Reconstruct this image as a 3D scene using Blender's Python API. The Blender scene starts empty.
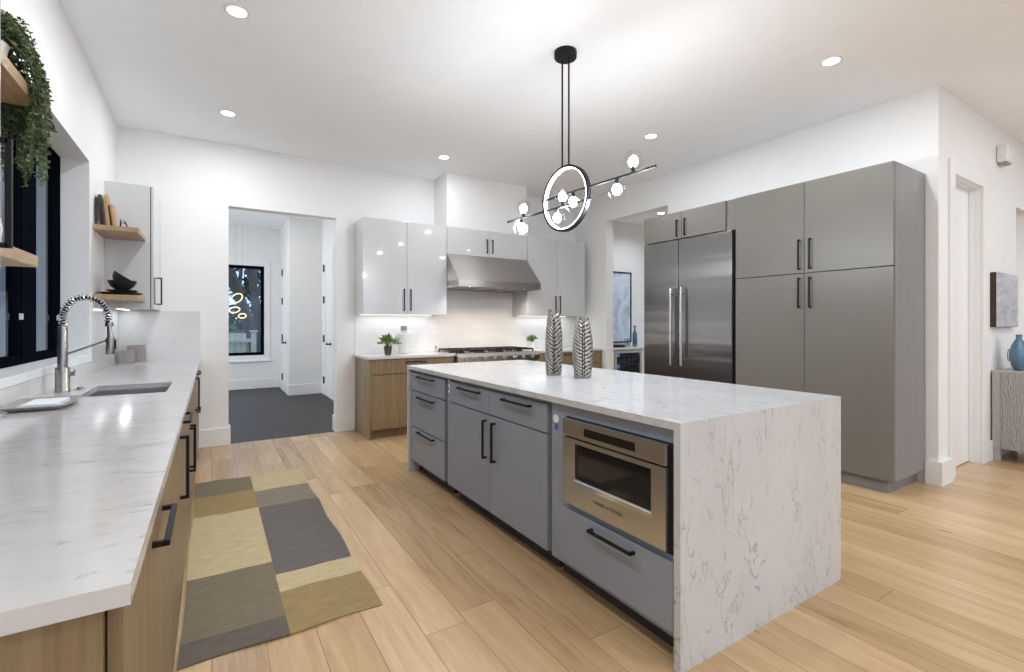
import bpy, bmesh, math, random
from mathutils import Vector, Matrix
random.seed(7)
S = bpy.context.scene
C = S.collection
PI = math.pi

# ------------------------------------------------------------------ camera, world, light, exposure
CAMH = 1.278
cam_d = bpy.data.cameras.new('camera')
cam = bpy.data.objects.new('camera', cam_d)
C.objects.link(cam)
cam.location = (0, 0, CAMH)
cam.rotation_euler = (PI / 2, 0, -0.5621)
cam_d.sensor_width = 36
cam_d.lens = 477.0 / 1024 * 36
cam_d.shift_y = (323.5 - 336.0) / 1024
cam_d.clip_start = 0.02
S.camera = cam

S.view_settings.view_transform = 'Standard'
S.view_settings.look = 'None'
S.view_settings.gamma = 1
S.view_settings.use_curve_mapping = False
S.view_settings.exposure = 0.34
try:
    S.cycles.use_denoising = True
    S.cycles.max_bounces = 10
    S.cycles.diffuse_bounces = 6
    S.cycles.glossy_bounces = 5
    S.cycles.transparent_max_bounces = 12
    S.cycles.sample_clamp_indirect = 6
    S.cycles.caustics_reflective = False
    S.cycles.caustics_refractive = False
except Exception:
    pass

world = bpy.data.worlds.new('world')
S.world = world
world.use_nodes = True
wn = world.node_tree.nodes
bg = wn['Background']
bg.inputs[0].default_value = (0.50, 0.62, 0.85, 1)     # overcast dusk sky
bg.inputs[1].default_value = 1.5

CEIL = 3.169
WARM = (0.92, 0.97, 1.03)
COOL = (0.72, 0.84, 1.0)


def area(name, loc, size, power, color, rot=(0, 0, 0), shape='DISK', size_y=None, spread=None):
    d = bpy.data.lights.new(name, 'AREA')
    d.shape = shape
    d.size = size
    if size_y:
        d.size_y = size_y
    d.energy = power
    d.color = color
    if spread:
        d.spread = spread
    o = bpy.data.objects.new(name, d)
    C.objects.link(o)
    o.location = loc
    o.rotation_euler = rot
    return o


DOWN_P = 10.5
SEEN_LIGHTS = [(0.13, 3.33), (0.125, 4.985), (2.234, 4.995), (3.75, 3.323), (3.776, 1.683)]
UNSEEN_LIGHTS = [(0.13, 1.68), (0.13, 0.0), (2.0, 0.0), (3.78, 0.0), (5.6, 0.0), (7.4, 0.0),
                 (0.13, -1.7), (2.0, -1.7), (3.78, -1.7), (5.6, -1.7), (7.4, -1.7), (0.13, -3.4), (3.78, -3.4)]
for (x, y) in SEEN_LIGHTS:
    area('downlight', (x, y, CEIL - 0.012), 0.10, DOWN_P * (1.05 if y < 4 else 1.0 if x < 1 else 0.55), WARM)
for (x, y) in UNSEEN_LIGHTS:
    area('downlight', (x, y, CEIL - 0.012), 0.10, DOWN_P * (0.95 if x > 5 else 0.8), WARM)
# fill light through unseen windows added behind the camera
for (x0, x1) in ((-0.3, 1.9), (2.6, 4.8), (5.4, 7.6)):
    area('rear_fill', ((x0 + x1) / 2, -5.2, 1.4), x1 - x0, 9.0, (0.85, 0.93, 1.0),
         rot=(PI / 2, 0, 0), shape='RECTANGLE', size_y=2.2)
for (x, y) in ((2.2, -2.6), (6.6, -1.6)):        # unseen point lamps added behind the camera to fill the ceiling
    d = bpy.data.lights.new('ceiling_fill', 'POINT')
    d.energy = 16.0 if x < 4 else 22.0
    d.color = WARM
    d.shadow_soft_size = 0.18
    o = bpy.data.objects.new('ceiling_fill', d)
    C.objects.link(o)
    o.location = (x, y, 2.0)
area('mudroom_fill', (-2.0, 8.4, 1.5), 2.0, 56.0, (0.90, 0.94, 1.0), rot=(0, -PI / 2, 0), shape='RECTANGLE', size_y=2.0)  # unseen fill panel, shining in by an opening added for it
area('mudroom_downlight', (0.417, 8.57, CEIL - 0.012), 0.10, 9.0, (1.0, 0.97, 0.95))
area('pantry_downlight', (5.754, 4.904, 2.93), 0.12, 8.0, (0.80, 0.89, 1.0), spread=2.6)
area('hall_fill', (8.9, 2.9, CEIL - 0.012), 0.10, 48.0, WARM)  # unseen lamp added to brighten the room past the wide opening
area('pantry_downlight', (6.4, 3.2, 2.93), 0.12, 16.0, (0.80, 0.89, 1.0), spread=2.6)


# ------------------------------------------------------------------ materials
def new_mat(name):
    m = bpy.data.materials.new(name)
    m.use_nodes = True
    nt = m.node_tree
    return m, nt, nt.nodes, nt.nodes['Principled BSDF']


def link(nt, a, b):
    nt.links.new(a, b)


def math_node(nt, op, a, b=None, c=None):
    n = nt.nodes.new('ShaderNodeMath')
    n.operation = op
    for i, v in enumerate((a, b, c)):
        if v is None:
            continue
        if isinstance(v, (int, float)):
            n.inputs[i].default_value = v
        else:
            nt.links.new(v, n.inputs[i])
    return n.outputs[0]


def ramp(nt, fac, stops):
    n = nt.nodes.new('ShaderNodeValToRGB')
    e = n.color_ramp.elements
    while len(e) < len(stops):
        e.new(0.5)
    for i, (p, col) in enumerate(stops):
        e[i].position = p
        e[i].color = (*col, 1)
    nt.links.new(fac, n.inputs[0])
    return n.outputs[0]


def coords(nt, scale=(1, 1, 1), rot=(0, 0, 0), loc=(0, 0, 0)):
    t = nt.nodes.new('ShaderNodeTexCoord')
    mp = nt.nodes.new('ShaderNodeMapping')
    mp.inputs['Scale'].default_value = scale
    mp.inputs['Rotation'].default_value = rot
    mp.inputs['Location'].default_value = loc
    nt.links.new(t.outputs['Object'], mp.inputs[0])
    return mp.outputs[0]


def noise(nt, vec, scale, detail=4, rough=0.55, dist=0.0):
    n = nt.nodes.new('ShaderNodeTexNoise')
    n.inputs['Scale'].default_value = scale
    n.inputs['Detail'].default_value = detail
    n.inputs['Roughness'].default_value = rough
    n.inputs['Distortion'].default_value = dist
    nt.links.new(vec, n.inputs['Vector'])
    return n.outputs[0]


def bump(nt, h, strength, dist, bsdf):
    b = nt.nodes.new('ShaderNodeBump')
    b.inputs['Strength'].default_value = strength
    b.inputs['Distance'].default_value = dist
    nt.links.new(h, b.inputs['Height'])
    nt.links.new(b.outputs[0], bsdf.inputs['Normal'])


def paint(name, col, rough=0.5, metal=0.0, var=0.03, scale=6, spec=0.5, coat=0.0):
    m, nt, nodes, b = new_mat(name)
    f = noise(nt, coords(nt), scale, 3)
    lo = tuple(max(0, c * (1 - var)) for c in col)
    hi = tuple(min(1, c * (1 + var)) for c in col)
    nt.links.new(ramp(nt, f, [(0.3, lo), (0.7, hi)]), b.inputs['Base Color'])
    b.inputs['Roughness'].default_value = rough
    b.inputs['Metallic'].default_value = metal
    b.inputs['Specular IOR Level'].default_value = spec
    b.inputs['Coat Weight'].default_value = coat
    b.inputs['Coat Roughness'].default_value = 0.03
    return m


def emit(name, col, strength):
    m, nt, nodes, b = new_mat(name)
    b.inputs['Base Color'].default_value = (*col, 1)
    b.inputs['Emission Color'].default_value = (*col, 1)
    b.inputs['Emission Strength'].default_value = strength
    return m


def glass_mat(name, tint=(1, 1, 1), ior=1.45, gloss_rough=0.0, boost=1.0):
    m, nt, nodes, b = new_mat(name)
    nodes.remove(b)
    out = nodes['Material Output']
    tr = nodes.new('ShaderNodeBsdfTransparent')
    tr.inputs[0].default_value = (*tint, 1)
    gl = nodes.new('ShaderNodeBsdfGlossy')
    gl.inputs['Roughness'].default_value = gloss_rough
    lw = nodes.new('ShaderNodeLayerWeight')
    lw.inputs[0].default_value = 0.5
    f0 = ((ior - 1) / (ior + 1)) ** 2
    fac = math_node(nt, 'MULTIPLY_ADD', math_node(nt, 'POWER', lw.outputs['Facing'], 5.0), 0.9, f0)
    mx = nodes.new('ShaderNodeMixShader')
    nt.links.new(math_node(nt, 'MULTIPLY', fac, boost), mx.inputs[0])
    nt.links.new(tr.outputs[0], mx.inputs[1])
    nt.links.new(gl.outputs[0], mx.inputs[2])
    nt.links.new(mx.outputs[0], out.inputs[0])
    return m


def planks(name, width, length, stops, seam, rough, grain=0.35, knots=True):
    m, nt, nodes, b = new_mat(name)
    t = nodes.new('ShaderNodeTexCoord')
    sep = nodes.new('ShaderNodeSeparateXYZ')
    nt.links.new(t.outputs['Object'], sep.inputs[0])
    X, Y = sep.outputs[0], sep.outputs[1]
    xp = math_node(nt, 'DIVIDE', X, width)
    row = math_node(nt, 'FLOOR', xp)
    wnn = nodes.new('ShaderNodeTexWhiteNoise')
    wnn.noise_dimensions = '1D'
    nt.links.new(row, wnn.inputs['W'])
    yp = math_node(nt, 'ADD', math_node(nt, 'DIVIDE', Y, length), math_node(nt, 'MULTIPLY', wnn.outputs[0], 7.3))
    colm = math_node(nt, 'FLOOR', yp)
    cmb = nodes.new('ShaderNodeCombineXYZ')
    nt.links.new(row, cmb.inputs[0])
    nt.links.new(colm, cmb.inputs[1])
    w2 = nodes.new('ShaderNodeTexWhiteNoise')
    w2.noise_dimensions = '2D'
    nt.links.new(cmb.outputs[0], w2.inputs['Vector'])
    idv = w2.outputs[0]
    # grain, stretched along the plank, shifted per plank
    c2 = nodes.new('ShaderNodeCombineXYZ')
    nt.links.new(math_node(nt, 'ADD', math_node(nt, 'MULTIPLY', X, 9.0), math_node(nt, 'MULTIPLY', idv, 53.0)), c2.inputs[0])
    nt.links.new(math_node(nt, 'ADD', math_node(nt, 'MULTIPLY', Y, 0.8), math_node(nt, 'MULTIPLY', idv, 91.0)), c2.inputs[1])
    g1 = noise(nt, c2.outputs[0], 1.3, 5, 0.6, 1.2)
    c3 = nodes.new('ShaderNodeCombineXYZ')
    nt.links.new(math_node(nt, 'ADD', math_node(nt, 'MULTIPLY', X, 60.0), math_node(nt, 'MULTIPLY', idv, 53.0)), c3.inputs[0])
    nt.links.new(math_node(nt, 'MULTIPLY', Y, 2.2), c3.inputs[1])
    g2 = noise(nt, c3.outputs[0], 1.6, 4, 0.65)
    gg = math_node(nt, 'ADD', math_node(nt, 'MULTIPLY', g1, 0.6), math_node(nt, 'MULTIPLY', g2, 0.4))
    gg = math_node(nt, 'ADD', math_node(nt, 'MULTIPLY', math_node(nt, 'SUBTRACT', gg, 0.5), 2.3), 0.5)
    tone = math_node(nt, 'ADD', math_node(nt, 'MULTIPLY', idv, 1.0 - grain), math_node(nt, 'MULTIPLY', gg, grain))
    col = ramp(nt, tone, stops)
    # seams
    fx = math_node(nt, 'FRACT', xp)
    dx = math_node(nt, 'MULTIPLY', math_node(nt, 'MINIMUM', fx, math_node(nt, 'SUBTRACT', 1.0, fx)), width)
    fy = math_node(nt, 'FRACT', yp)
    dy = math_node(nt, 'MULTIPLY', math_node(nt, 'MINIMUM', fy, math_node(nt, 'SUBTRACT', 1.0, fy)), length)
    dm = math_node(nt, 'MINIMUM', dx, dy)
    sm = nodes.new('ShaderNodeMapRange')
    sm.inputs['From Min'].default_value = 0.0006
    sm.inputs['From Max'].default_value = 0.0026
    nt.links.new(dm, sm.inputs['Value'])
    mix = nodes.new('ShaderNodeMix')
    mix.data_type = 'RGBA'
    nt.links.new(sm.outputs[0], mix.inputs[0])
    mix.inputs[6].default_value = (*seam, 1)
    nt.links.new(col, mix.inputs[7])
    outc = mix.outputs[2]
    if knots:
        vo = nodes.new('ShaderNodeTexVoronoi')
        vo.inputs['Scale'].default_value = 1.0
        nt.links.new(coords(nt, (3.0, 0.9, 1)), vo.inputs['Vector'])
        k = nodes.new('ShaderNodeMapRange')
        k.inputs['From Min'].default_value = 0.012
        k.inputs['From Max'].default_value = 0.06
        nt.links.new(math_node(nt, 'ADD', vo.outputs['Distance'], math_node(nt, 'MULTIPLY', math_node(nt, 'SUBTRACT', g2, 0.5), 0.08)), k.inputs['Value'])
        mk = nodes.new('ShaderNodeMix')
        mk.data_type = 'RGBA'
        nt.links.new(k.outputs[0], mk.inputs[0])
        mk.inputs[6].default_value = (0.16, 0.09, 0.045, 1)
        nt.links.new(outc, mk.inputs[7])
        outc = mk.outputs[2]
    nt.links.new(outc, b.inputs['Base Color'])
    b.inputs['Roughness'].default_value = rough
    bump(nt, math_node(nt, 'ADD', sm.outputs[0], math_node(nt, 'MULTIPLY', g2, 0.15)), 0.12, 0.002, b)
    return m


def wood(name, stops, stretch, rough=0.45, scale=1.0):
    m, nt, nodes, b = new_mat(name)
    v = coords(nt, stretch)
    g1 = noise(nt, v, 1.4 * scale, 5, 0.6, 0.6)
    g2 = noise(nt, v, 6.0 * scale, 4, 0.7)
    f = math_node(nt, 'ADD', math_node(nt, 'MULTIPLY', g1, 0.6), math_node(nt, 'MULTIPLY', g2, 0.4))
    nt.links.new(ramp(nt, f, stops), b.inputs['Base Color'])
    b.inputs['Roughness'].default_value = rough
    bump(nt, g2, 0.08, 0.001, b)
    return m


def quartz(name, stretch, rot=(0, 0, 0), strength=0.8, base=(0.572, 0.580, 0.590), vein=(0.20, 0.19, 0.19), rough=0.12):
    m, nt, nodes, b = new_mat(name)
    v = coords(nt, stretch, rot)
    big = noise(nt, v, 2.6, 7, 0.62, 0.9)
    d1 = math_node(nt, 'ABSOLUTE', math_node(nt, 'SUBTRACT', big, 0.5))
    mr = nodes.new('ShaderNodeMapRange')
    mr.inputs['From Min'].default_value = 0.0
    mr.inputs['From Max'].default_value = 0.014
    mr.inputs['To Min'].default_value = 1.0
    mr.inputs['To Max'].default_value = 0.0
    nt.links.new(d1, mr.inputs['Value'])
    mask = nodes.new('ShaderNodeMapRange')
    mask.inputs['From Min'].default_value = 0.42
    mask.inputs['From Max'].default_value = 0.60
    nt.links.new(noise(nt, v, 5.0, 4, 0.6), mask.inputs['Value'])
    vf = math_node(nt, 'MULTIPLY', mr.outputs[0], mask.outputs[0])
    fl = math_node(nt, 'ABSOLUTE', math_node(nt, 'SUBTRACT', noise(nt, v, 7.0, 6, 0.7, 1.4), 0.5))
    mr2 = nodes.new('ShaderNodeMapRange')
    mr2.inputs['From Min'].default_value = 0.0
    mr2.inputs['From Max'].default_value = 0.022
    mr2.inputs['To Min'].default_value = 0.75
    mr2.inputs['To Max'].default_value = 0.0
    nt.links.new(fl, mr2.inputs['Value'])
    mask2 = nodes.new('ShaderNodeMapRange')
    mask2.inputs['From Min'].default_value = 0.53
    mask2.inputs['From Max'].default_value = 0.66
    nt.links.new(noise(nt, v, 3.1, 5, 0.65), mask2.inputs['Value'])
    vf = math_node(nt, 'MAXIMUM', vf, math_node(nt, 'MULTIPLY', mr2.outputs[0], mask2.outputs[0]))
    cloud = noise(nt, v, 1.6, 5, 0.55, 0.4)
    c1 = ramp(nt, cloud, [(0.30, tuple(c * 0.92 for c in base)), (0.65, base)])
    mx = nodes.new('ShaderNodeMix')
    mx.data_type = 'RGBA'
    nt.links.new(math_node(nt, 'MULTIPLY', vf, strength), mx.inputs[0])
    nt.links.new(c1, mx.inputs[6])
    mx.inputs[7].default_value = (*vein, 1)
    nt.links.new(mx.outputs[2], b.inputs['Base Color'])
    b.inputs['Roughness'].default_value = rough
    return m


def steel(name, col, rough, brush=(1, 1, 60), wave=(0.2, 0.2, 5.0), wave_s=0.0, aniso=0.0):
    m, nt, nodes, b = new_mat(name)
    g = noise(nt, coords(nt, brush), 8, 3, 0.6)
    nt.links.new(ramp(nt, g, [(0.3, tuple(c * 0.93 for c in col)), (0.7, tuple(min(1, c * 1.05) for c in col))]), b.inputs['Base Color'])
    b.inputs['Metallic'].default_value = 1.0
    b.inputs['Roughness'].default_value = rough
    if wave_s:
        w = noise(nt, coords(nt, wave), 1.0, 2, 0.4)
        bump(nt, w, wave_s, 0.02, b)
    return m


def tile_mat(name):
    m, nt, nodes, b = new_mat(name)
    br = nodes.new('ShaderNodeTexBrick')
    br.inputs['Color1'].default_value = (0.83, 0.81, 0.79, 1)
    br.inputs['Color2'].default_value = (0.80, 0.78, 0.76, 1)
    br.inputs['Mortar'].default_value = (0.74, 0.72, 0.70, 1)
    br.inputs['Scale'].default_value = 1.0
    br.inputs['Mortar Size'].default_value = 0.0016
    br.inputs['Brick Width'].default_value = 0.30
    br.inputs['Row Height'].default_value = 0.075
    t = nodes.new('ShaderNodeTexCoord')
    sep = nodes.new('ShaderNodeSeparateXYZ')
    cmb = nodes.new('ShaderNodeCombineXYZ')
    nt.links.new(t.outputs['Object'], sep.inputs[0])
    nt.links.new(math_node(nt, 'ADD', sep.outputs[0], sep.outputs[1]), cmb.inputs[0])
    nt.links.new(sep.outputs[2], cmb.inputs[1])
    nt.links.new(cmb.outputs[0], br.inputs['Vector'])
    nt.links.new(br.outputs['Color'], b.inputs['Base Color'])
    b.inputs['Roughness'].default_value = 0.15
    w = noise(nt, coords(nt, (14, 14, 30)), 1.0, 2)
    bump(nt, math_node(nt, 'ADD', math_node(nt, 'MULTIPLY', br.outputs['Fac'], -0.5), math_node(nt, 'MULTIPLY', w, 0.6)), 0.12, 0.003, b)
    return m


MAT = {}
MAT['wall'] = paint('wall_paint', (0.81, 0.807, 0.797), 0.55, var=0.01)
MAT['ceiling'] = paint('ceiling_paint', (0.905, 0.925, 0.945), 0.7, var=0.01)
MAT['trim'] = paint('trim_paint', (0.82, 0.82, 0.82), 0.35, var=0.01)
MAT['oak_floor'] = planks('oak_floor', 0.185, 1.9,
                          [(0.05, (0.27, 0.165, 0.080)), (0.35, (0.45, 0.293, 0.150)), (0.65, (0.55, 0.377, 0.207)), (0.95, (0.65, 0.475, 0.292))],
                          (0.26, 0.165, 0.085), 0.25, 0.60)
MAT['dark_floor'] = planks('grey_floor', 0.18, 1.2,
                           [(0.1, (0.012, 0.0095, 0.007)), (0.5, (0.022, 0.0175, 0.013)), (0.9, (0.038, 0.030, 0.023))],
                           (0.01, 0.009, 0.008), 0.5, 0.6, knots=False)
MAT['quartz_left'] = quartz('white_quartz', (1.1, 3.1, 1.8), (0, 0, 0.25), 0.58, base=(0.585, 0.572, 0.562))
MAT['quartz_island'] = quartz('veined_quartz', (2.3, 1.2, 0.9), (0, 0, 0), 0.68)
MAT['quartz_back'] = quartz('white_quartz_back', (1.2, 2.0, 1.5), (0, 0, 0), 0.22, base=(0.70, 0.70, 0.695))
MAT['gray'] = paint('grey_lacquer', (0.262, 0.292, 0.345), 0.38, var=0.02)
MAT['toe'] = paint('dark_toe_kick', (0.035, 0.040, 0.055), 0.6)
MAT['taupe'] = paint('taupe_lacquer', (0.168, 0.158, 0.138), 0.33, var=0.02)
MAT['taupe_side'] = wood('taupe_woodgrain', [(0.3, (0.195, 0.193, 0.195)), (0.7, (0.245, 0.243, 0.246))], (14, 14, 0.7), 0.45)
MAT['gloss_white'] = paint('white_gloss', (0.57, 0.572, 0.575), 0.25, var=0.01, coat=1.0)
MAT['oak_cab'] = wood('walnut_oak', [(0.28, (0.15, 0.100, 0.050)), (0.5, (0.245, 0.172, 0.092)), (0.72, (0.345, 0.255, 0.148))], (16, 16, 0.9), 0.42)
MAT['shelf'] = wood('shelf_oak', [(0.28, (0.30, 0.19, 0.095)), (0.5, (0.42, 0.285, 0.16)), (0.72, (0.54, 0.39, 0.235))], (26, 2.0, 26), 0.45)
MAT['black'] = paint('black_metal', (0.010, 0.010, 0.011), 0.45, var=0.1, spec=0.2)
MAT['black_gap'] = paint('black_cavity', (0.008, 0.008, 0.009), 0.8, var=0.1)  # black put into gaps as their shade; also appliance bodies
MAT['navy'] = paint('navy_frame', (0.005, 0.006, 0.010), 0.7, var=0.1, spec=0.0)
MAT['fridge'] = steel('fridge_steel', (0.225, 0.215, 0.205), 0.28, (1, 1, 80), (0.5, 0.5, 4.5), 0.5)
MAT['steel'] = steel('brushed_steel', (0.60, 0.58, 0.56), 0.24, (60, 1, 1))
MAT['hood'] = steel('hood_steel', (0.60, 0.58, 0.56), 0.42, (90, 1, 1), (2.2, 0.4, 0.4), 0.12)
def brushed(m, rot, amount=0.85, axis='X'):
    nt = m.node_tree
    b = nt.nodes['Principled BSDF']
    tg = nt.nodes.new('ShaderNodeTangent')
    tg.direction_type = 'RADIAL'
    tg.axis = axis
    nt.links.new(tg.outputs[0], b.inputs['Tangent'])
    b.inputs['Anisotropic'].default_value = amount
    b.inputs['Anisotropic Rotation'].default_value = rot


brushed(MAT['hood'], 0.0, 0.98)
brushed(MAT['fridge'], 0.0, 0.95, 'Z')
MAT['mw_steel'] = steel('microwave_steel', (0.56, 0.565, 0.58), 0.26, (1, 2, 80))
MAT['sink'] = steel('sink_steel', (0.50, 0.50, 0.50), 0.32, (30, 30, 1))
MAT['chrome'] = steel('faucet_steel', (0.36, 0.34, 0.32), 0.33, (2, 2, 40))
MAT['bright_chrome'] = steel('chrome_coil', (0.75, 0.75, 0.76), 0.12, (2, 2, 2))
MAT['dark_glass'] = paint('dark_glass', (0.010, 0.010, 0.011), 0.05, var=0.05)
MAT['window_glass'] = glass_mat('window_glass', (0.88, 0.93, 0.98), 1.45, 0.0, 0.6)
MAT['globe_glass'] = glass_mat('globe_glass', (0.97, 0.97, 0.97), 1.35, 0.02, 0.8)
MAT['clear_glass'] = glass_mat('drinking_glass', (0.90, 0.93, 0.95), 1.4, 0.02)
MAT['bulb'] = emit('warm_bulb', (1.0, 0.97, 0.93), 30.0)
MAT['led'] = emit('led_band', (1.0, 0.97, 0.94), 4.0)
MAT['strip'] = emit('strip_light', (1.0, 0.96, 0.91), 1.0)
MAT['lens'] = emit('downlight_lens', (1.0, 0.97, 0.93), 12.0)
MAT['gold_reflection'] = emit('gold_reflection', (1.0, 0.80, 0.46), 0.75)  # glow of the rings that stand in for a reflection
MAT['tile'] = tile_mat('white_tile')
MAT['white_ceramic'] = paint('white_ceramic', (0.80, 0.79, 0.77), 0.3, var=0.02)
MAT['black_ceramic'] = paint('black_ceramic', (0.014, 0.014, 0.015), 0.45, var=0.2, scale=40)
MAT['leaf'] = paint('leaf_green', (0.16, 0.26, 0.06), 0.5, var=0.5, scale=60)
MAT['leaf_dark'] = paint('leaf_dark', (0.085, 0.135, 0.055), 0.5, var=0.6, scale=45)
MAT['stem'] = paint('stem_green', (0.10, 0.13, 0.05), 0.6, var=0.2)
MAT['brown_pot'] = paint('brown_pot', (0.075, 0.055, 0.045), 0.7, var=0.3, scale=40)
MAT['pewter'] = paint('pewter_grey', (0.33, 0.30, 0.29), 0.4, var=0.08, scale=20)
MAT['cloth'] = paint('linen_towel', (0.78, 0.80, 0.84), 0.9, var=0.03, scale=30)
MAT['brown_board'] = wood('board_wood', [(0.3, (0.30, 0.15, 0.06)), (0.7, (0.62, 0.40, 0.20))], (20, 20, 3), 0.5)
MAT['blue_glass'] = paint('blue_glass', (0.075, 0.16, 0.25), 0.08, var=0.15, scale=12, coat=0.6)
MAT['silver'] = paint('silvered_wood', (0.42, 0.40, 0.385), 0.45, var=0.08, scale=30)
MAT['blue_light'] = emit('blue_fridge_light', (0.16, 0.32, 0.75), 0.35)
MAT['sticker_blue'] = paint('sticker_blue', (0.02, 0.12, 0.55), 0.5)
MAT['sticker_white'] = paint('sticker_white', (0.80, 0.82, 0.85), 0.5)
MAT['bronze'] = paint('dark_bronze', (0.05, 0.035, 0.025), 0.4, metal=0.4)
MAT['bark'] = wood('bark', [(0.3, (0.05, 0.045, 0.04)), (0.7, (0.16, 0.14, 0.125))], (9, 9, 1.2), 0.9)
MAT['grass'] = paint('grass', (0.09, 0.14, 0.05), 0.9, var=0.5, scale=9)
MAT['hedge'] = paint('hedge_leaves', (0.05, 0.06, 0.04), 0.9, var=0.7, scale=14)
MAT['fence'] = wood('fence_wood', [(0.3, (0.62, 0.55, 0.44)), (0.7, (0.80, 0.74, 0.62))], (8, 8, 1), 0.8)
MAT['siding'] = paint('slate_siding', (0.026, 0.040, 0.068), 0.7, var=0.2, scale=3)
MAT['outlet'] = paint('outlet_plastic', (0.80, 0.80, 0.79), 0.35, var=0.01)


# ------------------------------------------------------------------ geometry helpers
def bx(bm, x0, x1, y0, y1, z0, z1, bev=0.0, seg=2):
    """an axis-aligned box, its edges rounded"""
    x0, x1 = min(x0, x1), max(x0, x1)
    y0, y1 = min(y0, y1), max(y0, y1)
    z0, z1 = min(z0, z1), max(z0, z1)
    t = bmesh.new()
    bmesh.ops.create_cube(t, size=1)
    bmesh.ops.scale(t, vec=(x1 - x0, y1 - y0, z1 - z0), verts=t.verts)
    bmesh.ops.translate(t, vec=((x0 + x1) / 2, (y0 + y1) / 2, (z0 + z1) / 2), verts=t.verts)
    if bev > 0:
        bmesh.ops.bevel(t, geom=list(t.edges), offset=bev, segments=seg, affect='EDGES', profile=0.5)
    merge(bm, t)


def merge(bm, t, mat=None):
    me = bpy.data.meshes.new('tmp')
    t.to_mesh(me)
    t.free()
    if mat is not None:
        me.transform(mat)
    bm.from_mesh(me)
    bpy.data.meshes.remove(me)


def cyl(bm, p0, p1, r0, r1=None, seg=20, cap=True):
    r1 = r0 if r1 is None else r1
    p0, p1 = Vector(p0), Vector(p1)
    d = p1 - p0
    t = bmesh.new()
    bmesh.ops.create_cone(t, cap_ends=cap, cap_tris=False, segments=seg, radius1=r0, radius2=r1, depth=d.length)
    q = Vector((0, 0, 1)).rotation_difference(d.normalized()).to_matrix().to_4x4()
    merge(bm, t, Matrix.Translation((p0 + p1) / 2) @ q)


def sphere(bm, c, r, seg=20, rings=12, scale=(1, 1, 1)):
    t = bmesh.new()
    bmesh.ops.create_uvsphere(t, u_segments=seg, v_segments=rings, radius=r)
    merge(bm, t, Matrix.Translation(c) @ Matrix.Diagonal((*scale, 1)))


def lathe(bm, prof, c=(0, 0, 0), seg=32, sx=1.0, sy=1.0):
    """prof: list of (radius, z), swept about the vertical through c"""
    rows = []
    for (r, z) in prof:
        if r < 1e-5:
            rows.append([bm.verts.new((c[0], c[1], c[2] + z))])
        else:
            rows.append([bm.verts.new((c[0] + sx * r * math.cos(2 * PI * k / seg), c[1] + sy * r * math.sin(2 * PI * k / seg), c[2] + z)) for k in range(seg)])
    for a, b in zip(rows[:-1], rows[1:]):
        for k in range(seg):
            k2 = (k + 1) % seg
            if len(a) == 1 and len(b) == 1:
                continue
            if len(a) == 1:
                bm.faces.new((a[0], b[k2], b[k]))
            elif len(b) == 1:
                bm.faces.new((a[k], a[k2], b[0]))
            else:
                bm.faces.new((a[k], a[k2], b[k2], b[k]))


def tube(bm, pts, r, seg=10, closed=False, radii=None):
    pts = [Vector(p) for p in pts]
    n = len(pts)
    rows = []
    up = Vector((0, 0, 1))
    prev = None
    for i, p in enumerate(pts):
        if closed:
            t = (pts[(i + 1) % n] - pts[i - 1]).normalized()
        else:
            t = (pts[min(i + 1, n - 1)] - pts[max(i - 1, 0)]).normalized()
        if prev is None:
            a = t.cross(up)
            if a.length < 1e-3:
                a = t.cross(Vector((1, 0, 0)))
            a.normalize()
        else:
            a = (prev - t * prev.dot(t)).normalized()
        prev = a
        b = t.cross(a)
        rr = radii[i] if radii else r
        rows.append([bm.verts.new(p + (a * math.cos(2 * PI * k / seg) + b * math.sin(2 * PI * k / seg)) * rr) for k in range(seg)])
    rng = range(n) if closed else range(n - 1)
    for i in rng:
        A, B = rows[i], rows[(i + 1) % n]
        for k in range(seg):
            bm.faces.new((A[k], A[(k + 1) % seg], B[(k + 1) % seg], B[k]))
    if not closed:
        bm.faces.new(rows[0][::-1])
        bm.faces.new(rows[-1])


def cells(bm, xs, ys, zs, solid):
    """the boundary of the solid cells of a grid: walls with openings, slabs with cut-outs, hollow boxes"""
    V = {}

    def v(i, j, k):
        if (i, j, k) not in V:
            V[(i, j, k)] = bm.verts.new((xs[i], ys[j], zs[k]))
        return V[(i, j, k)]
    nx, ny, nz = len(xs) - 1, len(ys) - 1, len(zs) - 1

    def s(i, j, k):
        return 0 <= i < nx and 0 <= j < ny and 0 <= k < nz and solid(i, j, k)
    for i in range(nx):
        for j in range(ny):
            for k in range(nz):
                if not s(i, j, k):
                    continue
                if not s(i - 1, j, k): bm.faces.new((v(i, j, k), v(i, j, k + 1), v(i, j + 1, k + 1), v(i, j + 1, k)))
                if not s(i + 1, j, k): bm.faces.new((v(i + 1, j, k), v(i + 1, j + 1, k), v(i + 1, j + 1, k + 1), v(i + 1, j, k + 1)))
                if not s(i, j - 1, k): bm.faces.new((v(i, j, k), v(i + 1, j, k), v(i + 1, j, k + 1), v(i, j, k + 1)))
                if not s(i, j + 1, k): bm.faces.new((v(i, j + 1, k), v(i, j + 1, k + 1), v(i + 1, j + 1, k + 1), v(i + 1, j + 1, k)))
                if not s(i, j, k - 1): bm.faces.new((v(i, j, k), v(i, j + 1, k), v(i + 1, j + 1, k), v(i + 1, j, k)))
                if not s(i, j, k + 1): bm.faces.new((v(i, j, k + 1), v(i + 1, j, k + 1), v(i + 1, j + 1, k + 1), v(i, j + 1, k + 1)))


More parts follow.
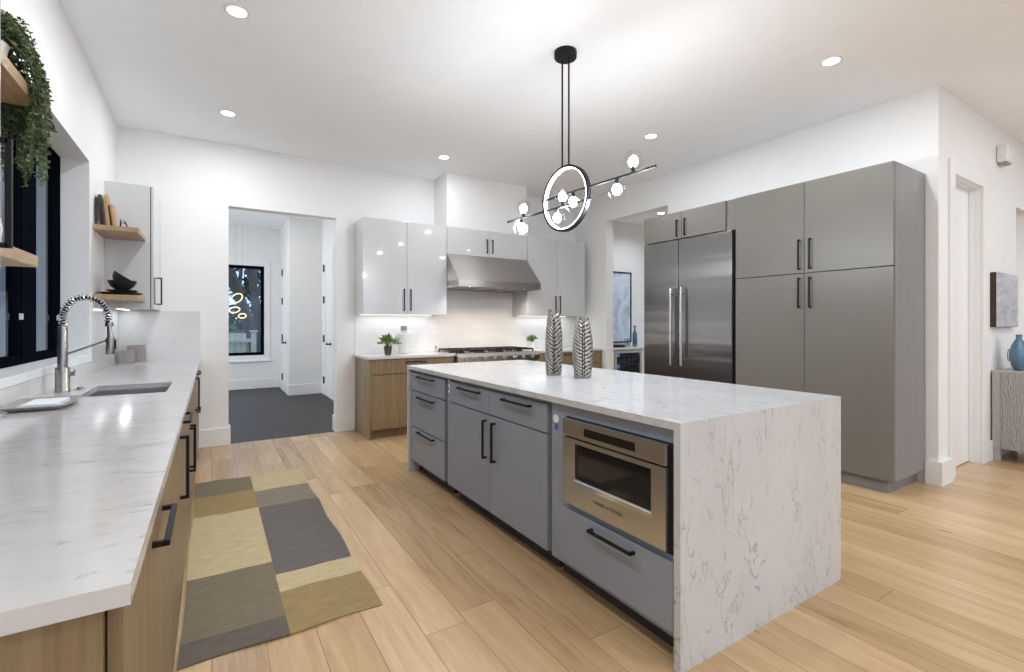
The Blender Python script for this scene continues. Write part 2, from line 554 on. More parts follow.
def prism(bm, prof, axis, a0, a1):
    """extrude a 2D profile along an axis: prof in (y,z) for 'x', (x,z) for 'y', (x,y) for 'z'"""
    def P(p, a):
        return {'x': (a, p[0], p[1]), 'y': (p[0], a, p[1]), 'z': (p[0], p[1], a)}[axis]
    A = [bm.verts.new(P(p, a0)) for p in prof]
    B = [bm.verts.new(P(p, a1)) for p in prof]
    n = len(prof)
    for i in range(n):
        bm.faces.new((A[i], A[(i + 1) % n], B[(i + 1) % n], B[i]))
    bm.faces.new(A[::-1])
    bm.faces.new(B)


def world_loc(o):
    v = Vector((0, 0, 0))
    while o is not None:
        v += o.location
        o = o.parent
    return v


def obj(name, bm, mat, parent=None, smooth=False, angle=0.6):
    """one mesh object; bm is in world coordinates"""
    bmesh.ops.recalc_face_normals(bm, faces=bm.faces)
    me = bpy.data.meshes.new(name)
    bm.to_mesh(me)
    bm.free()
    mats = mat if isinstance(mat, (list, tuple)) else [mat]
    for m in mats:
        me.materials.append(m)
    if parent is not None:
        me.transform(Matrix.Translation(-world_loc(parent)))
    if smooth:
        for p in me.polygons:
            p.use_smooth = True
        try:
            me.set_sharp_from_angle(angle=angle)
        except Exception:
            pass
    o = bpy.data.objects.new(name, me)
    C.objects.link(o)
    o.parent = parent
    return o


def tag(o, label, cat, group=None):
    o['label'] = label
    o['category'] = cat
    if group:
        o['group'] = group
    return o


def thing(name, label, cat, loc=(0, 0, 0), group=None):
    o = bpy.data.objects.new(name, None)
    o.empty_display_size = 0.05
    C.objects.link(o)
    o.location = loc
    return tag(o, label, cat, group)


def struct(name, bm, mat, parent=None, smooth=False):
    o = obj(name, bm, mat, parent, smooth)
    if parent is None:
        o['kind'] = 'structure'
    return o


def box_obj(name, dims, mat, parent=None, bev=0.002):
    bm = bmesh.new()
    bx(bm, *dims, bev)
    return obj(name, bm, mat, parent)


class Face:
    """a run of cabinets: w runs along the front, n points out of it, z is up"""

    def __init__(s, origin, axis, nsign):
        s.o, s.axis, s.ns = origin, axis, nsign

    def box(s, bm, w0, w1, n0, n1, z0, z1, bev=0.0015):
        a, b = s.o + s.ns * n0, s.o + s.ns * n1
        if s.axis == 'y':
            bx(bm, a, b, w0, w1, z0, z1, bev)
        else:
            bx(bm, w0, w1, a, b, z0, z1, bev)

    def pt(s, w, n, z):
        a = s.o + s.ns * n
        return (a, w, z) if s.axis == 'y' else (w, a, z)


def pull(F, parent, kind, wc, zc, length=0.257, proj=0.032, t=0.012, mat=None):
    bm = bmesh.new()
    h = length / 2
    if kind == 'v':
        F.box(bm, wc - t / 2, wc + t / 2, proj - t, proj, zc - h, zc + h, 0.0012)
        for s in (-1, 1):
            F.box(bm, wc - t / 2, wc + t / 2, 0.0, proj - t * 0.5, zc + s * (h - t / 2) - t / 2, zc + s * (h - t / 2) + t / 2, 0.0008)
    else:
        F.box(bm, wc - h, wc + h, proj - t, proj, zc - t / 2, zc + t / 2, 0.0012)
        for s in (-1, 1):
            F.box(bm, wc + s * (h - t / 2) - t / 2, wc + s * (h - t / 2) + t / 2, 0.0, proj - t * 0.5, zc - t / 2, zc + t / 2, 0.0008)
    return obj('handle', bm, mat or MAT['black'], parent)


def cabinet(name, label, F, w0, w1, z0, z1, depth, fronts, mat, body=None, toe=0.1, toe_in=0.06, cat='cabinet', group=None, thick=0.02, toe_mat=None):
    """carcass, toe kick and fronts; fronts: (kind, w0, w1, z0, z1, handle or None)"""
    base = F.pt((w0 + w1) / 2, -depth / 2, 0 if toe else z0)
    t = thing(name, label, cat, base, group)
    bm = bmesh.new()
    F.box(bm, w0 + 0.001, w1 - 0.001, -depth, -thick - 0.002, z0, z1, 0.001)
    obj('carcass', bm, body or mat, t)
    if toe:
        bm = bmesh.new()
        F.box(bm, w0 + 0.001, w1 - 0.001, -depth, -thick - toe_in, 0.0, z0 - 0.0005, 0)
        obj('toe_kick', bm, toe_mat or body or mat, t)
    for (kind, a, b, c, d, hd) in fronts:
        bm = bmesh.new()
        F.box(bm, a + 0.0018, b - 0.0018, -thick, 0, c + 0.0018, d - 0.0018, 0.0012)
        f = obj(kind, bm, mat, t)
        if hd:
            pull(F, f, *hd)
    return t


# ------------------------------------------------------------------ the room
XL, XW, YB = -0.7585, 4.870, 5.858      # left wall, right wall, back wall
YR = 1.396                               # wall beyond the tall cabinets
T = 0.14

bm = bmesh.new()
bx(bm, -1.2, 12.0, -6.0, YB + 0.02, -0.1, 0.0)
struct('floor', bm, MAT['oak_floor'])
bm = bmesh.new()
bx(bm, -1.8, 3.4, YB + 0.0205, 10.8, -0.1, -0.001)
struct('floor_mudroom', bm, MAT['dark_floor'])
bm = bmesh.new()
bx(bm, -1.9, 12.0, -6.0, 10.8, CEIL, CEIL + 0.1)
struct('ceiling', bm, MAT['ceiling'])

# left wall with the window recess
WY0, WY1, WZ0, WZ1 = 2.28, 4.612, 1.0, 2.467
GX = -0.915
bm = bmesh.new()
cells(bm, [-1.0, XL], [-6.0, WY0, WY1, YB + 0.001], [0, WZ0, WZ1, CEIL], lambda i, j, k: not (j == 1 and k == 1))
struct('wall_left', bm, MAT['wall'])
# back wall with the doorway to the mudroom
DX0, DX1, DZ = 0.152, 1.244, 2.52
bm = bmesh.new()
cells(bm, [-1.9, DX0, DX1, 7.5], [YB, YB + T], [0, DZ, CEIL], lambda i, j, k: not (i == 1 and k == 0))
struct('wall_back', bm, MAT['wall'])
# right wall with the pantry opening
PY0, PY1, PZ = 4.041, 5.158, 2.772
bm = bmesh.new()
cells(bm, [XW, XW + T], [YR, PY0, PY1, YB - 0.0005], [0, PZ, CEIL], lambda i, j, k: not (j == 1 and k == 0))
struct('wall_right', bm, MAT['wall'])
# wall running on to the right, with a door and a wide opening
HX0, HX1, HZ = 5.195, 5.925, 2.515
OX0, OX1, OZ = 7.04, 8.6, 2.483
bm = bmesh.new()
cells(bm, [XW + T + 0.0005, HX0, HX1, OX0, OX1, 12.0], [YR, YR + T], [0, OZ, HZ, CEIL],
      lambda i, j, k: not (i == 1 and k <= 1) and not (i == 3 and k == 0))
struct('wall_hall', bm, MAT['wall'])
bm = bmesh.new()
bx(bm, 12.0, 12.1, -6.0, 6.0, 0, CEIL)
struct('wall_far_right', bm, MAT['wall'])
# wall behind the camera, with three openings added for the fill light
bm = bmesh.new()
cells(bm, [-1.0, -0.3, 1.9, 2.6, 4.8, 5.4, 7.6, 12.0], [-5.0, -4.9], [0, 0.3, 2.5, CEIL], lambda i, j, k: not (i in (1, 3, 5) and k == 1))
struct('wall_rear', bm, MAT['wall'])
# chase over the hood
bm = bmesh.new()
bx(bm, 2.482, 3.685, 5.462, YB - 0.0005, 2.4885, CEIL - 0.0005)
struct('wall_hood_chase', bm, MAT['wall'])
# pantry partitions
bm = bmesh.new()
bx(bm, XW + T + 0.001, 7.5, 5.70, YB - 0.001, 0, CEIL)
struct('wall_pantry_back', bm, MAT['wall'])
bm = bmesh.new()
bx(bm, 7.5, 7.6, YR + T + 0.001, YB, 0, CEIL)
struct('wall_pantry_side', bm, MAT['wall'])
bm = bmesh.new()
bx(bm, XW + T + 0.001, 7.499, 2.2, 5.699, 2.95, 3.0)
struct('ceiling_pantry', bm, MAT['ceiling'])
# room beyond the wide opening
bm = bmesh.new()
bx(bm, 7.61, 12.0, 3.4, 3.5, 0, CEIL)
struct('wall_beyond', bm, MAT['wall'])

# mudroom shell
MWX0, MWX1, MWZ0, MWZ1 = -0.25, 0.885, 0.654, 2.41
MY = 10.63
bm = bmesh.new()
cells(bm, [-1.9, MWX0, MWX1, 3.4], [MY, MY + T], [0, MWZ0, MWZ1, CEIL], lambda i, j, k: not (i == 1 and k == 1))
struct('wall_mudroom_back', bm, MAT['wall'])
bm = bmesh.new()
cells(bm, [-1.9, -1.8], [YB + T, 7.4, 9.4, MY], [0, 0.5, 2.5, CEIL], lambda i, j, k: not (j == 1 and k == 1))  # opening added to let the fill light in
struct('wall_mudroom_left', bm, MAT['wall'])
CX0, CX1, CY = 1.165, 1.722, 9.275
# closet block: door face on x=CX0 from y=CY to MY, and on x=CX1 in front
bm = bmesh.new()
prism(bm, [(CX0, CY), (CX1, CY), (CX1, YB + T + 0.001), (3.4, YB + T + 0.001), (3.4, MY - 0.001), (CX0, MY - 0.001)], 'z', 0, CEIL - 0.0005)
struct('wall_closet', bm, MAT['wall'])

# ---- baseboards
BH, BT = 0.185, 0.018


def base_seg(bm, x0, x1, y0, y1):
    bx(bm, x0, x1, y0, y1, 0, BH, 0.003, 1)


bm = bmesh.new()
base_seg(bm, -0.128, DX0 + BT, YB - BT, YB)
base_seg(bm, DX0, DX0 + BT, YB, YB + T + BT)
base_seg(bm, -1.79, DX0 + BT, YB + T, YB + T + BT)
struct('baseboard_back', bm, MAT['trim'])
bm = bmesh.new()
base_seg(bm, DX1 - BT, 1.452, YB - BT, YB)
base_seg(bm, DX1 - BT, DX1, YB, YB + T)
struct('baseboard_doorway', bm, MAT['trim'])
bm = bmesh.new()
prism(bm, [(XW - 0.032, 1.472), (XW - 0.032, YR - 0.032), (5.084, YR - 0.032), (5.084, YR - 0.0005), (XW - 0.0005, YR - 0.0005), (XW - 0.0005, 1.472)], 'z', 0, BH)
struct('baseboard_corner', bm, MAT['trim'])
bm = bmesh.new()
base_seg(bm, 6.04, 7.04, YR - BT, YR)
struct('baseboard_hall', bm, MAT['trim'])
bm = bmesh.new()
base_seg(bm, -1.79, CX0 - BT, MY - BT, MY)
struct('baseboard_mudroom', bm, MAT['trim'])
bm = bmesh.new()
base_seg(bm, CX0 - BT, CX1, CY - BT, CY)
base_seg(bm, CX0 - BT, CX0, CY, 9.36)
base_seg(bm, CX0 - BT, CX0, 10.13, MY - BT)
base_seg(bm, CX1 - BT, CX1, 9.12, CY - BT)
struct('baseboard_closet', bm, MAT['trim'])

# ---- door in the hall wall with its casing
bm = bmesh.new()
for (a, b) in ((HX0 - 0.11, HX0), (HX1, HX1 + 0.11)):
    bx(bm, a, b, YR - 0.018, YR - 0.0005, 0, HZ + 0.11, 0.003)
bx(bm, HX0, HX1, YR - 0.018, YR - 0.0005, HZ, HZ + 0.11, 0.003)
struct('trim_1', bm, MAT['trim'])
dr = bmesh.new()
bx(dr, HX0 + 0.004, HX1 - 0.004, YR + 0.085, YR + 0.125, 0.008, HZ - 0.004, 0.002)
d2 = struct('door_2', dr, MAT['trim'])
bm = bmesh.new()
bx(bm, HX0 + 0.012, HX0 + 0.062, YR + 0.068, YR + 0.085, 0.945, 1.005, 0.003)
cyl(bm, (HX0 + 0.037, YR + 0.068, 0.975), (HX0 + 0.037, YR + 0.045, 0.975), 0.008)
obj('door_latch', bm, MAT['black'], d2)
bm = bmesh.new()
for (a, b) in ((HX0 + 0.0005, HX0 + 0.014), (HX1 - 0.014, HX1 - 0.0005)):
    bx(bm, a, b, YR + 0.05, YR + 0.084, 0.001, HZ - 0.015, 0.002)
bx(bm, HX0 + 0.0005, HX1 - 0.0005, YR + 0.05, YR + 0.084, HZ - 0.014, HZ - 0.0005, 0.002)
struct('trim_2', bm, MAT['trim'])


# ---- closet doors in the mudroom
def closet_door(name, xf, y0, y1, ztop, hinge_y, lever_y, lever_dir):
    bm = bmesh.new()
    # panelled slab: stiles and rails around recessed fields
    w = 0.11
    ys = [y0, y0 + w, y1 - w, y1]
    zs = [0.008, 0.22, 0.95, 1.06, ztop - 0.12, ztop]
    cells(bm, [xf - 0.022, xf - 0.001], ys, zs, lambda i, j, k: not (j == 1 and k in (1, 3)))
    bx(bm, xf - 0.012, xf - 0.001, y0 + 0.01, y1 - 0.01, 0.02, ztop - 0.01)
    d = struct(name, bm, MAT['trim'])
    for z in (0.27, 0.95 + 0.06, 1.70, ztop - 0.2):
        b = bmesh.new()
        bx(b, xf - 0.040, xf - 0.0225, hinge_y - 0.03, hinge_y + 0.03, z - 0.062, z + 0.062, 0.003)
        obj('hinge', b, MAT['black'], d)
    b = bmesh.new()
    cyl(b, (xf - 0.023, lever_y, 0.93), (xf - 0.035, lever_y, 0.93), 0.028)
    cyl(b, (xf - 0.034, lever_y, 0.93), (xf - 0.07, lever_y, 0.93), 0.009)
    bx(b, xf - 0.082, xf - 0.058, lever_y - 0.012 if lever_dir > 0 else lever_y - 0.12, lever_y + 0.12 if lever_dir > 0 else lever_y + 0.012, 0.914, 0.946, 0.003)
    obj('lever', b, MAT['black'], d)
    # casing
    b = bmesh.new()
    c = 0.085
    bx(b, xf - 0.02, xf - 0.0008, y0 - c, y0 - 0.002, 0.0005, ztop + c, 0.002)
    bx(b, xf - 0.02, xf - 0.0008, y1 + 0.002, y1 + c, 0.0005, ztop + c, 0.002)
    bx(b, xf - 0.02, xf - 0.0008, y0 - 0.002, y1 + 0.002, ztop + 0.002, ztop + c, 0.002)
    return d, b


d3, cb = closet_door('door_3', CX0, 9.44, 10.03, 2.44, 9.99, 9.52, 1)
struct('trim_3', cb, MAT['trim'])
d4, cb = closet_door('door_4', CX1, 8.33, 9.02, 2.46, 8.98, 8.42, 1)
struct('trim_4', cb, MAT['trim'])

# ---- mudroom window
w2 = bmesh.new()
fr = 0.055
cells(w2, [MWX0, MWX0 + fr, MWX1 - fr, MWX1], [MY + 0.03, MY + 0.10], [MWZ0, MWZ0 + fr, MWZ1 - fr, MWZ1], lambda i, j, k: not (i == 1 and k == 1))
win2 = struct('window_2', w2, MAT['navy'])
bm = bmesh.new()
bx(bm, MWX0 + fr - 0.005, MWX1 - fr + 0.005, MY + 0.06, MY + 0.066, MWZ0 + fr - 0.005, MWZ1 - fr + 0.005)
obj('window_pane', bm, MAT['window_glass'], win2)
bm = bmesh.new()
c = 0.10
cells(bm, [MWX0 - c, MWX0, MWX1, MWX1 + c], [MY - 0.02, MY - 0.0005], [MWZ0 - c, MWZ0, MWZ1, MWZ1 + c], lambda i, j, k: not (i == 1 and k == 1))
bx(bm, MWX0 - c - 0.02, MWX1 + c + 0.02, MY - 0.05, MY - 0.0005, MWZ0 - c - 0.02, MWZ0 - c)
struct('trim_5', bm, MAT['trim'])

# ---- kitchen window in the recess: deep black frame with three lights
SZ = 1.045
bm = bmesh.new()
bx(bm, -0.998, XL + 0.012, WY0 + 0.0005, WY1 - 0.0005, WZ0 + 0.0005, SZ, 0.003)
struct('trim_6', bm, MAT['trim'])
w1 = bmesh.new()
M1, M2, mw = 2.965, 3.93, 0.25
fo = 0.03
ysw = [WY0 + 0.001, WY0 + fo, M1 - mw / 2, M1 + mw / 2, M2 - mw / 2, M2 + mw / 2, WY1 - fo, WY1 - 0.001]
zsw = [SZ + 0.0005, SZ + fo, WZ1 - fo, WZ1 - 0.001]
cells(w1, [-0.985, GX], ysw, zsw, lambda i, j, k: not (j in (1, 3, 5) and k == 1))
win1 = struct('window_1', w1, MAT['navy'])
for (a, b) in ((ysw[1], ysw[2]), (ysw[3], ysw[4]), (ysw[5], ysw[6])):
    sb = bmesh.new()
    q = 0.022
    cells(sb, [-0.965, GX - 0.012], [a + 0.002, a + q, b - q, b - 0.002], [zsw[1] + 0.002, zsw[1] + q, zsw[2] - q, zsw[2] - 0.002], lambda i, j, k: not (j == 1 and k == 1))
    sash = obj('sash', sb, MAT['navy'], win1)
    pb = bmesh.new()
    bx(pb, -0.950, -0.945, a + q - 0.004, b - q + 0.004, zsw[1] + q - 0.004, zsw[2] - q + 0.004)
    obj('window_pane', pb, MAT['window_glass'], sash)
    lb = bmesh.new()
    bx(lb, GX - 0.012, GX + 0.006, b - q + 0.011, b - 0.014, 1.30, 1.335, 0.001)
    obj('sash_latch', lb, MAT['outlet'], sash)

# ------------------------------------------------------------------ outdoors
bm = bmesh.new()
bx(bm, -14, 12, 10.9, 40, -0.35, -0.3)
bx(bm, -14, -1.05, -12, 10.9, -0.35, -0.3)
g = struct('ground', bm, MAT['grass'])
# low hill behind the fence
bm = bmesh.new()
nx, ny = 24, 10
rows = []
for j in range(ny + 1):
    rows.append([bm.verts.new((-12 + 24 * i / nx, 15.5 + 12 * j / ny, -0.3 + 1.7 * (j / ny) ** 0.7 + 0.12 * math.sin(i * 1.7 + j))) for i in range(nx + 1)])
for j in range(ny):
    for i in range(nx):
        bm.faces.new((rows[j][i], rows[j][i + 1], rows[j + 1][i + 1], rows[j + 1][i]))
h = obj('hill', bm, MAT['grass'], smooth=True)
h['kind'] = 'structure'

f = thing('fence', 'pale wooden plank fence in the yard outside the mudroom window', 'fence', (0, 14.0, -0.3))
bm = bmesh.new()
xx = -4.0
while xx < 0.74:
    bx(bm, xx, xx + 0.115, 14.0, 14.02, -0.28, 1.03, 0.003, 1)
    xx += 0.122
obj('fence_boards', bm, MAT['fence'], f)
for z in (0.80, 0.10):
    bm = bmesh.new()
    bx(bm, -4.0, 0.855, 13.95, 13.998, z, z + 0.09, 0.004)
    obj('rail', bm, MAT['fence'], f)
bm = bmesh.new()
bx(bm, 0.86, 0.98, 13.93, 14.05, -0.3, 1.06, 0.008)
bx(bm, 0.83, 1.01, 13.90, 14.08, 1.06, 1.10, 0.006)
obj('post', bm, MAT['fence'], f)


def tree(name, label, pts, radii, branches):
    t = thing(name, label, 'tree', pts[0])
    bm = bmesh.new()
    tube(bm, pts, 0, 12, radii=radii)
    for (p, r) in branches:
        tube(bm, p, 0, 8, radii=r)
    obj('trunk', bm, MAT['bark'], t, smooth=True)
    return t


tree('tree', 'dark leaning tree trunk seen through the mudroom window',
     [(1.35, 16.8, -0.3), (1.12, 16.8, 0.7), (0.83, 16.8, 1.75), (0.50, 16.7, 2.8), (-0.05, 16.6, 4.4)], [0.24, 0.17, 0.15, 0.13, 0.10],
     [([(0.70, 16.8, 2.2), (0.8, 17.0, 3.2), (0.7, 17.2, 4.6)], [0.07, 0.05, 0.03])])
tree('tree', 'straighter dark tree trunk right behind the fence post in the mudroom window',
     [(1.30, 16.2, -0.3), (1.20, 16.2, 1.0), (1.06, 16.2, 2.4), (0.98, 16.2, 5.0)], [0.16, 0.13, 0.11, 0.08],
     [([(1.1, 16.2, 2.0), (1.5, 16.3, 3.0), (1.7, 16.3, 4.2)], [0.08, 0.06, 0.03]),
      ([(1.06, 16.2, 2.4), (0.8, 16.3, 3.2), (0.5, 16.3, 4.4)], [0.07, 0.05, 0.03])])
# dark woodland behind: one mass of leaves nobody could count
bm = bmesh.new()
rnd = random.Random(3)
for _ in range(2300):
    x, y, z = rnd.uniform(-3.2, 6), rnd.uniform(22, 26), rnd.uniform(0.3, 5.2)
    if rnd.random() < (z - 2.0) / 4.0:
        continue
    a = Vector((rnd.uniform(-1, 1), rnd.uniform(-.5, .5), rnd.uniform(-1, 1))).normalized() * rnd.uniform(0.10, 0.3)
    b = Vector((rnd.uniform(-1, 1), rnd.uniform(-.5, .5), rnd.uniform(-1, 1))).normalized() * rnd.uniform(0.06, 0.2)
    c = Vector((x, y, z))
    bm.faces.new([bm.verts.new(c + a), bm.verts.new(c + b), bm.verts.new(c - a), bm.verts.new(c - b)])
o = obj('woodland_foliage', bm, MAT['hedge'])
o['kind'] = 'stuff'
tag(o, 'dark bare woodland beyond the fence through the mudroom window', 'foliage')
# dark house side next door, seen through the kitchen window
nb = thing('neighbor_house', 'dark slate sided house next door seen through the kitchen window', 'building', (-5.5, 5, -0.3))
bm = bmesh.new()
for k in range(22):
    z = -0.3 + 0.26 * k
    prism(bm, [(-5.5, z), (-5.47, z), (-5.495, z + 0.262), (-5.5, z + 0.262)], 'y', -8, 12)
bx(bm, -9.0, -5.5, -8, 12, -0.3, 5.4)
obj('siding', bm, MAT['siding'], nb)

# ------------------------------------------------------------------ left run: base cabinets, worktop, sink, tap
FL = Face(-0.109, 'y', 1)
DEP = 0.645
cabinet('base_cabinet', 'wood-grain drawer base at the near end of the sink counter', FL, 0.882, 1.93, 0.1, 0.882, DEP,
        [('drawer', 0.90, 1.928, 0.366, 0.878, ('h', 1.415, 0.797)), ('drawer', 0.90, 1.928, 0.104, 0.362, ('h', 1.415, 0.292))],
        MAT['oak_cab'], group='base cabinets under the sink counter')
cabinet('base_cabinet', 'narrow full-height door cabinet second from the near end of the sink counter', FL, 1.932, 2.42, 0.1, 0.882, DEP,
        [('door', 1.932, 2.42, 0.104, 0.878, ('v', 2.368, 0.69))], MAT['oak_cab'], group='base cabinets under the sink counter')
cabinet('base_cabinet', 'wood-grain panelled cabinet with a high horizontal pull just before the sink base', FL, 2.422, 2.94, 0.1, 0.882, DEP,
        [('door', 2.422, 2.94, 0.104, 0.878, ('h', 2.70, 0.838))], MAT['oak_cab'], group='base cabinets under the sink counter')
cabinet('sink_base_cabinet', 'two-door wood-grain cabinet right under the steel sink', FL, 2.942, 3.80, 0.1, 0.640, DEP,
        [('drawer', 2.942, 3.80, 0.702, 0.878, None), ('door', 2.942, 3.37, 0.104, 0.698, ('v', 3.325, 0.548)), ('door', 3.372, 3.80, 0.104, 0.698, ('v', 3.417, 0.548))],
        MAT['oak_cab'], group='base cabinets under the sink counter')
cabinet('base_cabinet', 'full-height door cabinet right beyond the sink base', FL, 3.802, 4.53, 0.1, 0.882, DEP,
        [('door', 3.802, 4.53, 0.104, 0.878, ('v', 4.47, 0.725))], MAT['oak_cab'], group='base cabinets under the sink counter')
cabinet('base_cabinet', 'farthest drawer base of the sink counter, against the back wall', FL, 4.532, 5.852, 0.1, 0.882, DEP,
        [('drawer', 4.532, 5.84, 0.56, 0.878, ('h', 4.95, 0.85)), ('drawer', 4.532, 5.84, 0.104, 0.556, ('h', 4.95, 0.53))],
        MAT['oak_cab'], group='base cabinets under the sink counter')

SX0, SX1, SY0, SY1 = -0.565, -0.205, 3.125, 3.650
bm = bmesh.new()
cells(bm, [XL + 0.001, SX0, SX1, -0.0958], [0.8516, SY0, SY1, YB - 0.001], [0.8835, 0.914], lambda i, j, k: not (i == 1 and j == 1))
bmesh.ops.bevel(bm, geom=[e for e in bm.edges if e.is_manifold and e.calc_face_angle(0) > 1.0], offset=0.0025, segments=2, affect='EDGES')
tag(obj('countertop', bm, MAT['quartz_left']), 'long white quartz worktop with the sink, along the left wall', 'countertop')

s = thing('sink', 'stainless steel undermount sink set in the left worktop', 'sink', ((SX0 + SX1) / 2, (SY0 + SY1) / 2, 0.66))
bm = bmesh.new()
o_, i_ = 0.012, 0.002
cells(bm, [SX0 - o_, SX0 - i_, SX1 + i_, SX1 + o_], [SY0 - o_, SY0 - i_, SY1 + i_, SY1 + o_], [0.645, 0.655, 0.8825], lambda i, j, k: not (i == 1 and j == 1 and k == 1))
obj('basin', bm, MAT['sink'], s)
bm = bmesh.new()
lathe(bm, [(0, 0.003), (0.02, 0.002), (0.028, 0.006), (0.045, 0.006), (0.045, 0)], (-0.39, 3.40, 0.6551))
obj('drain', bm, MAT['chrome'], s, smooth=True)

fx, fy = -0.672, 3.43
fa = thing('faucet', 'tall steel pull-down faucet with a coil spring neck beside the sink', 'faucet', (fx, fy, 0.914))
bm = bmesh.new()
lathe(bm, [(0, 0), (0.033, 0), (0.033, 0.006), (0.031, 0.009), (0.031, 0.125), (0.029, 0.130), (0, 0.130)], (fx, fy, 0.9142))
obj('base', bm, MAT['chrome'], fa, smooth=True)
bm = bmesh.new()
lathe(bm, [(0.0, 0.128), (0.0215, 0.128), (0.0215, 0.345), (0.0195, 0.35), (0, 0.35)], (fx, fy, 0.9142))
obj('shaft', bm, MAT['chrome'], fa, smooth=True)
# hose inside the spring: up, over and down to the spray head
hx = fx + 0.192
path = []
for k in range(7):
    path.append(Vector((fx, fy, 1.262 + 0.045 * k / 6)))
for k in range(1, 25):
    a = PI - PI * k / 24 * 0.94
    path.append(Vector((fx + 0.0945 + 0.0945 * math.cos(a), fy, 1.307 + 0.112 * math.sin(a))))
path.append(Vector((hx - 0.006, fy, 1.283)))
bm = bmesh.new()
tube(bm, path, 0.0085, 10)
obj('hose', bm, MAT['black'], fa, smooth=True)
# spring
L = [0]
for p, q in zip(path[:-1], path[1:]):
    L.append(L[-1] + (q - p).length)


def along(s_):
    for i in range(len(L) - 1):
        if s_ <= L[i + 1]:
            u = (s_ - L[i]) / max(1e-9, L[i + 1] - L[i])
            return path[i].lerp(path[i + 1], u), (path[i + 1] - path[i]).normalized()
    return path[-1], (path[-1] - path[-2]).normalized()


turns = 26
pts = []
for k in range(turns * 12):
    u = k / (turns * 12 - 1)
    p, tdir = along(u * L[-1] * 0.985)
    n1 = Vector((0, 1, 0))
    n2 = tdir.cross(n1).normalized()
    ang = 2 * PI * turns * u
    pts.append(p + (n1 * math.cos(ang) + n2 * math.sin(ang)) * 0.0165)
bm = bmesh.new()
tube(bm, pts, 0.0038, 6)
obj('spring', bm, MAT['bright_chrome'], fa, smooth=True)
bm = bmesh.new()
cyl(bm, (hx, fy, 1.285), (hx, fy, 1.262), 0.019)
cyl(bm, (hx, fy, 1.264), (hx + 0.004, fy, 1.205), 0.010, 0.014)
obj('collar', bm, MAT['chrome'], fa, smooth=True)
bm = bmesh.new()
lathe(bm, [(0, 0), (0.020, 0), (0.022, 0.006), (0.019, 0.06), (0.016, 0.098), (0.013, 0.103), (0, 0.103)], (hx + 0.005, fy, 1.108))
obj('spray_head', bm, MAT['chrome'], fa, smooth=True)
bm = bmesh.new()
bx(bm, hx + 0.022, hx + 0.030, fy - 0.008, fy + 0.008, 1.135, 1.19, 0.003)
obj('spray_button', bm, MAT['black'], fa)
bm = bmesh.new()
cyl(bm, (fx + 0.018, fy, 1.115), (hx - 0.008, fy, 1.185), 0.0055, seg=12)
cyl(bm, (hx + 0.005, fy, 1.178), (hx + 0.005, fy, 1.196), 0.0225, seg=20)
obj('support_arm', bm, MAT['chrome'], fa, smooth=True)
bm = bmesh.new()
cyl(bm, (fx + 0.02, fy, 1.005), (fx + 0.048, fy, 1.008), 0.012)
cyl(bm, (fx + 0.044, fy, 1.006), (fx + 0.050, fy, 1.030), 0.0055, 0.004, seg=10)
obj('lever', bm, MAT['chrome'], fa, smooth=True)
# separate low soap pump plate beside the faucet
bm = bmesh.new()
lathe(bm, [(0, 0.004), (0.016, 0.004), (0.024, 0.003), (0.025, 0.0)], (-0.617, 3.52, 0.9142), 24)
lathe(bm, [(0, 0.012), (0.013, 0.012), (0.014, 0.004), (0.014, 0.0025)], (-0.617, 3.52, 0.9142), 20)
tag(obj('air_switch', bm, MAT['chrome'], smooth=True), 'small round steel push button on the worktop behind the sink corner', 'button')

# tray with a folded cloth
tr = thing('tray', 'shallow pewter tray holding a folded cloth on the left worktop', 'tray', (-0.62, 2.86, 0.9142))
TX0, TX1, TY0, TY1 = -0.735, -0.515, 2.70, 3.04
bm = bmesh.new()
n = 28


def ring_pts(e, z, r):
    out = []
    x0, x1, y0, y1 = TX0 + e, TX1 - e, TY0 + e, TY1 - e
    for (cx_, cy_, a0) in ((x1 - r, y1 - r, 0), (x0 + r, y1 - r, PI / 2), (x0 + r, y0 + r, PI), (x1 - r, y0 + r, 3 * PI / 2)):
        for k in range(6):
            a = a0 + PI / 2 * k / 5
            out.append((cx_ + r * math.cos(a), cy_ + r * math.sin(a), z))
    return out


prof = [(0.04, 0.9142, 0.02), (0.03, 0.9145, 0.03), (0.0, 0.934, 0.04), (0.002, 0.936, 0.04), (0.006, 0.935, 0.04), (0.034, 0.9185, 0.03), (0.045, 0.918, 0.02)]
rows = [[bm.verts.new(p) for p in ring_pts(e, z, r)] for (e, z, r) in prof]
for A, B in zip(rows[:-1], rows[1:]):
    for k in range(len(A)):
        k2 = (k + 1) % len(A)
        bm.faces.new((A[k], A[k2], B[k2], B[k]))
bm.faces.new(rows[0][::-1])
bm.faces.new(rows[-1])
obj('dish', bm, MAT['pewter'], tr, smooth=True)
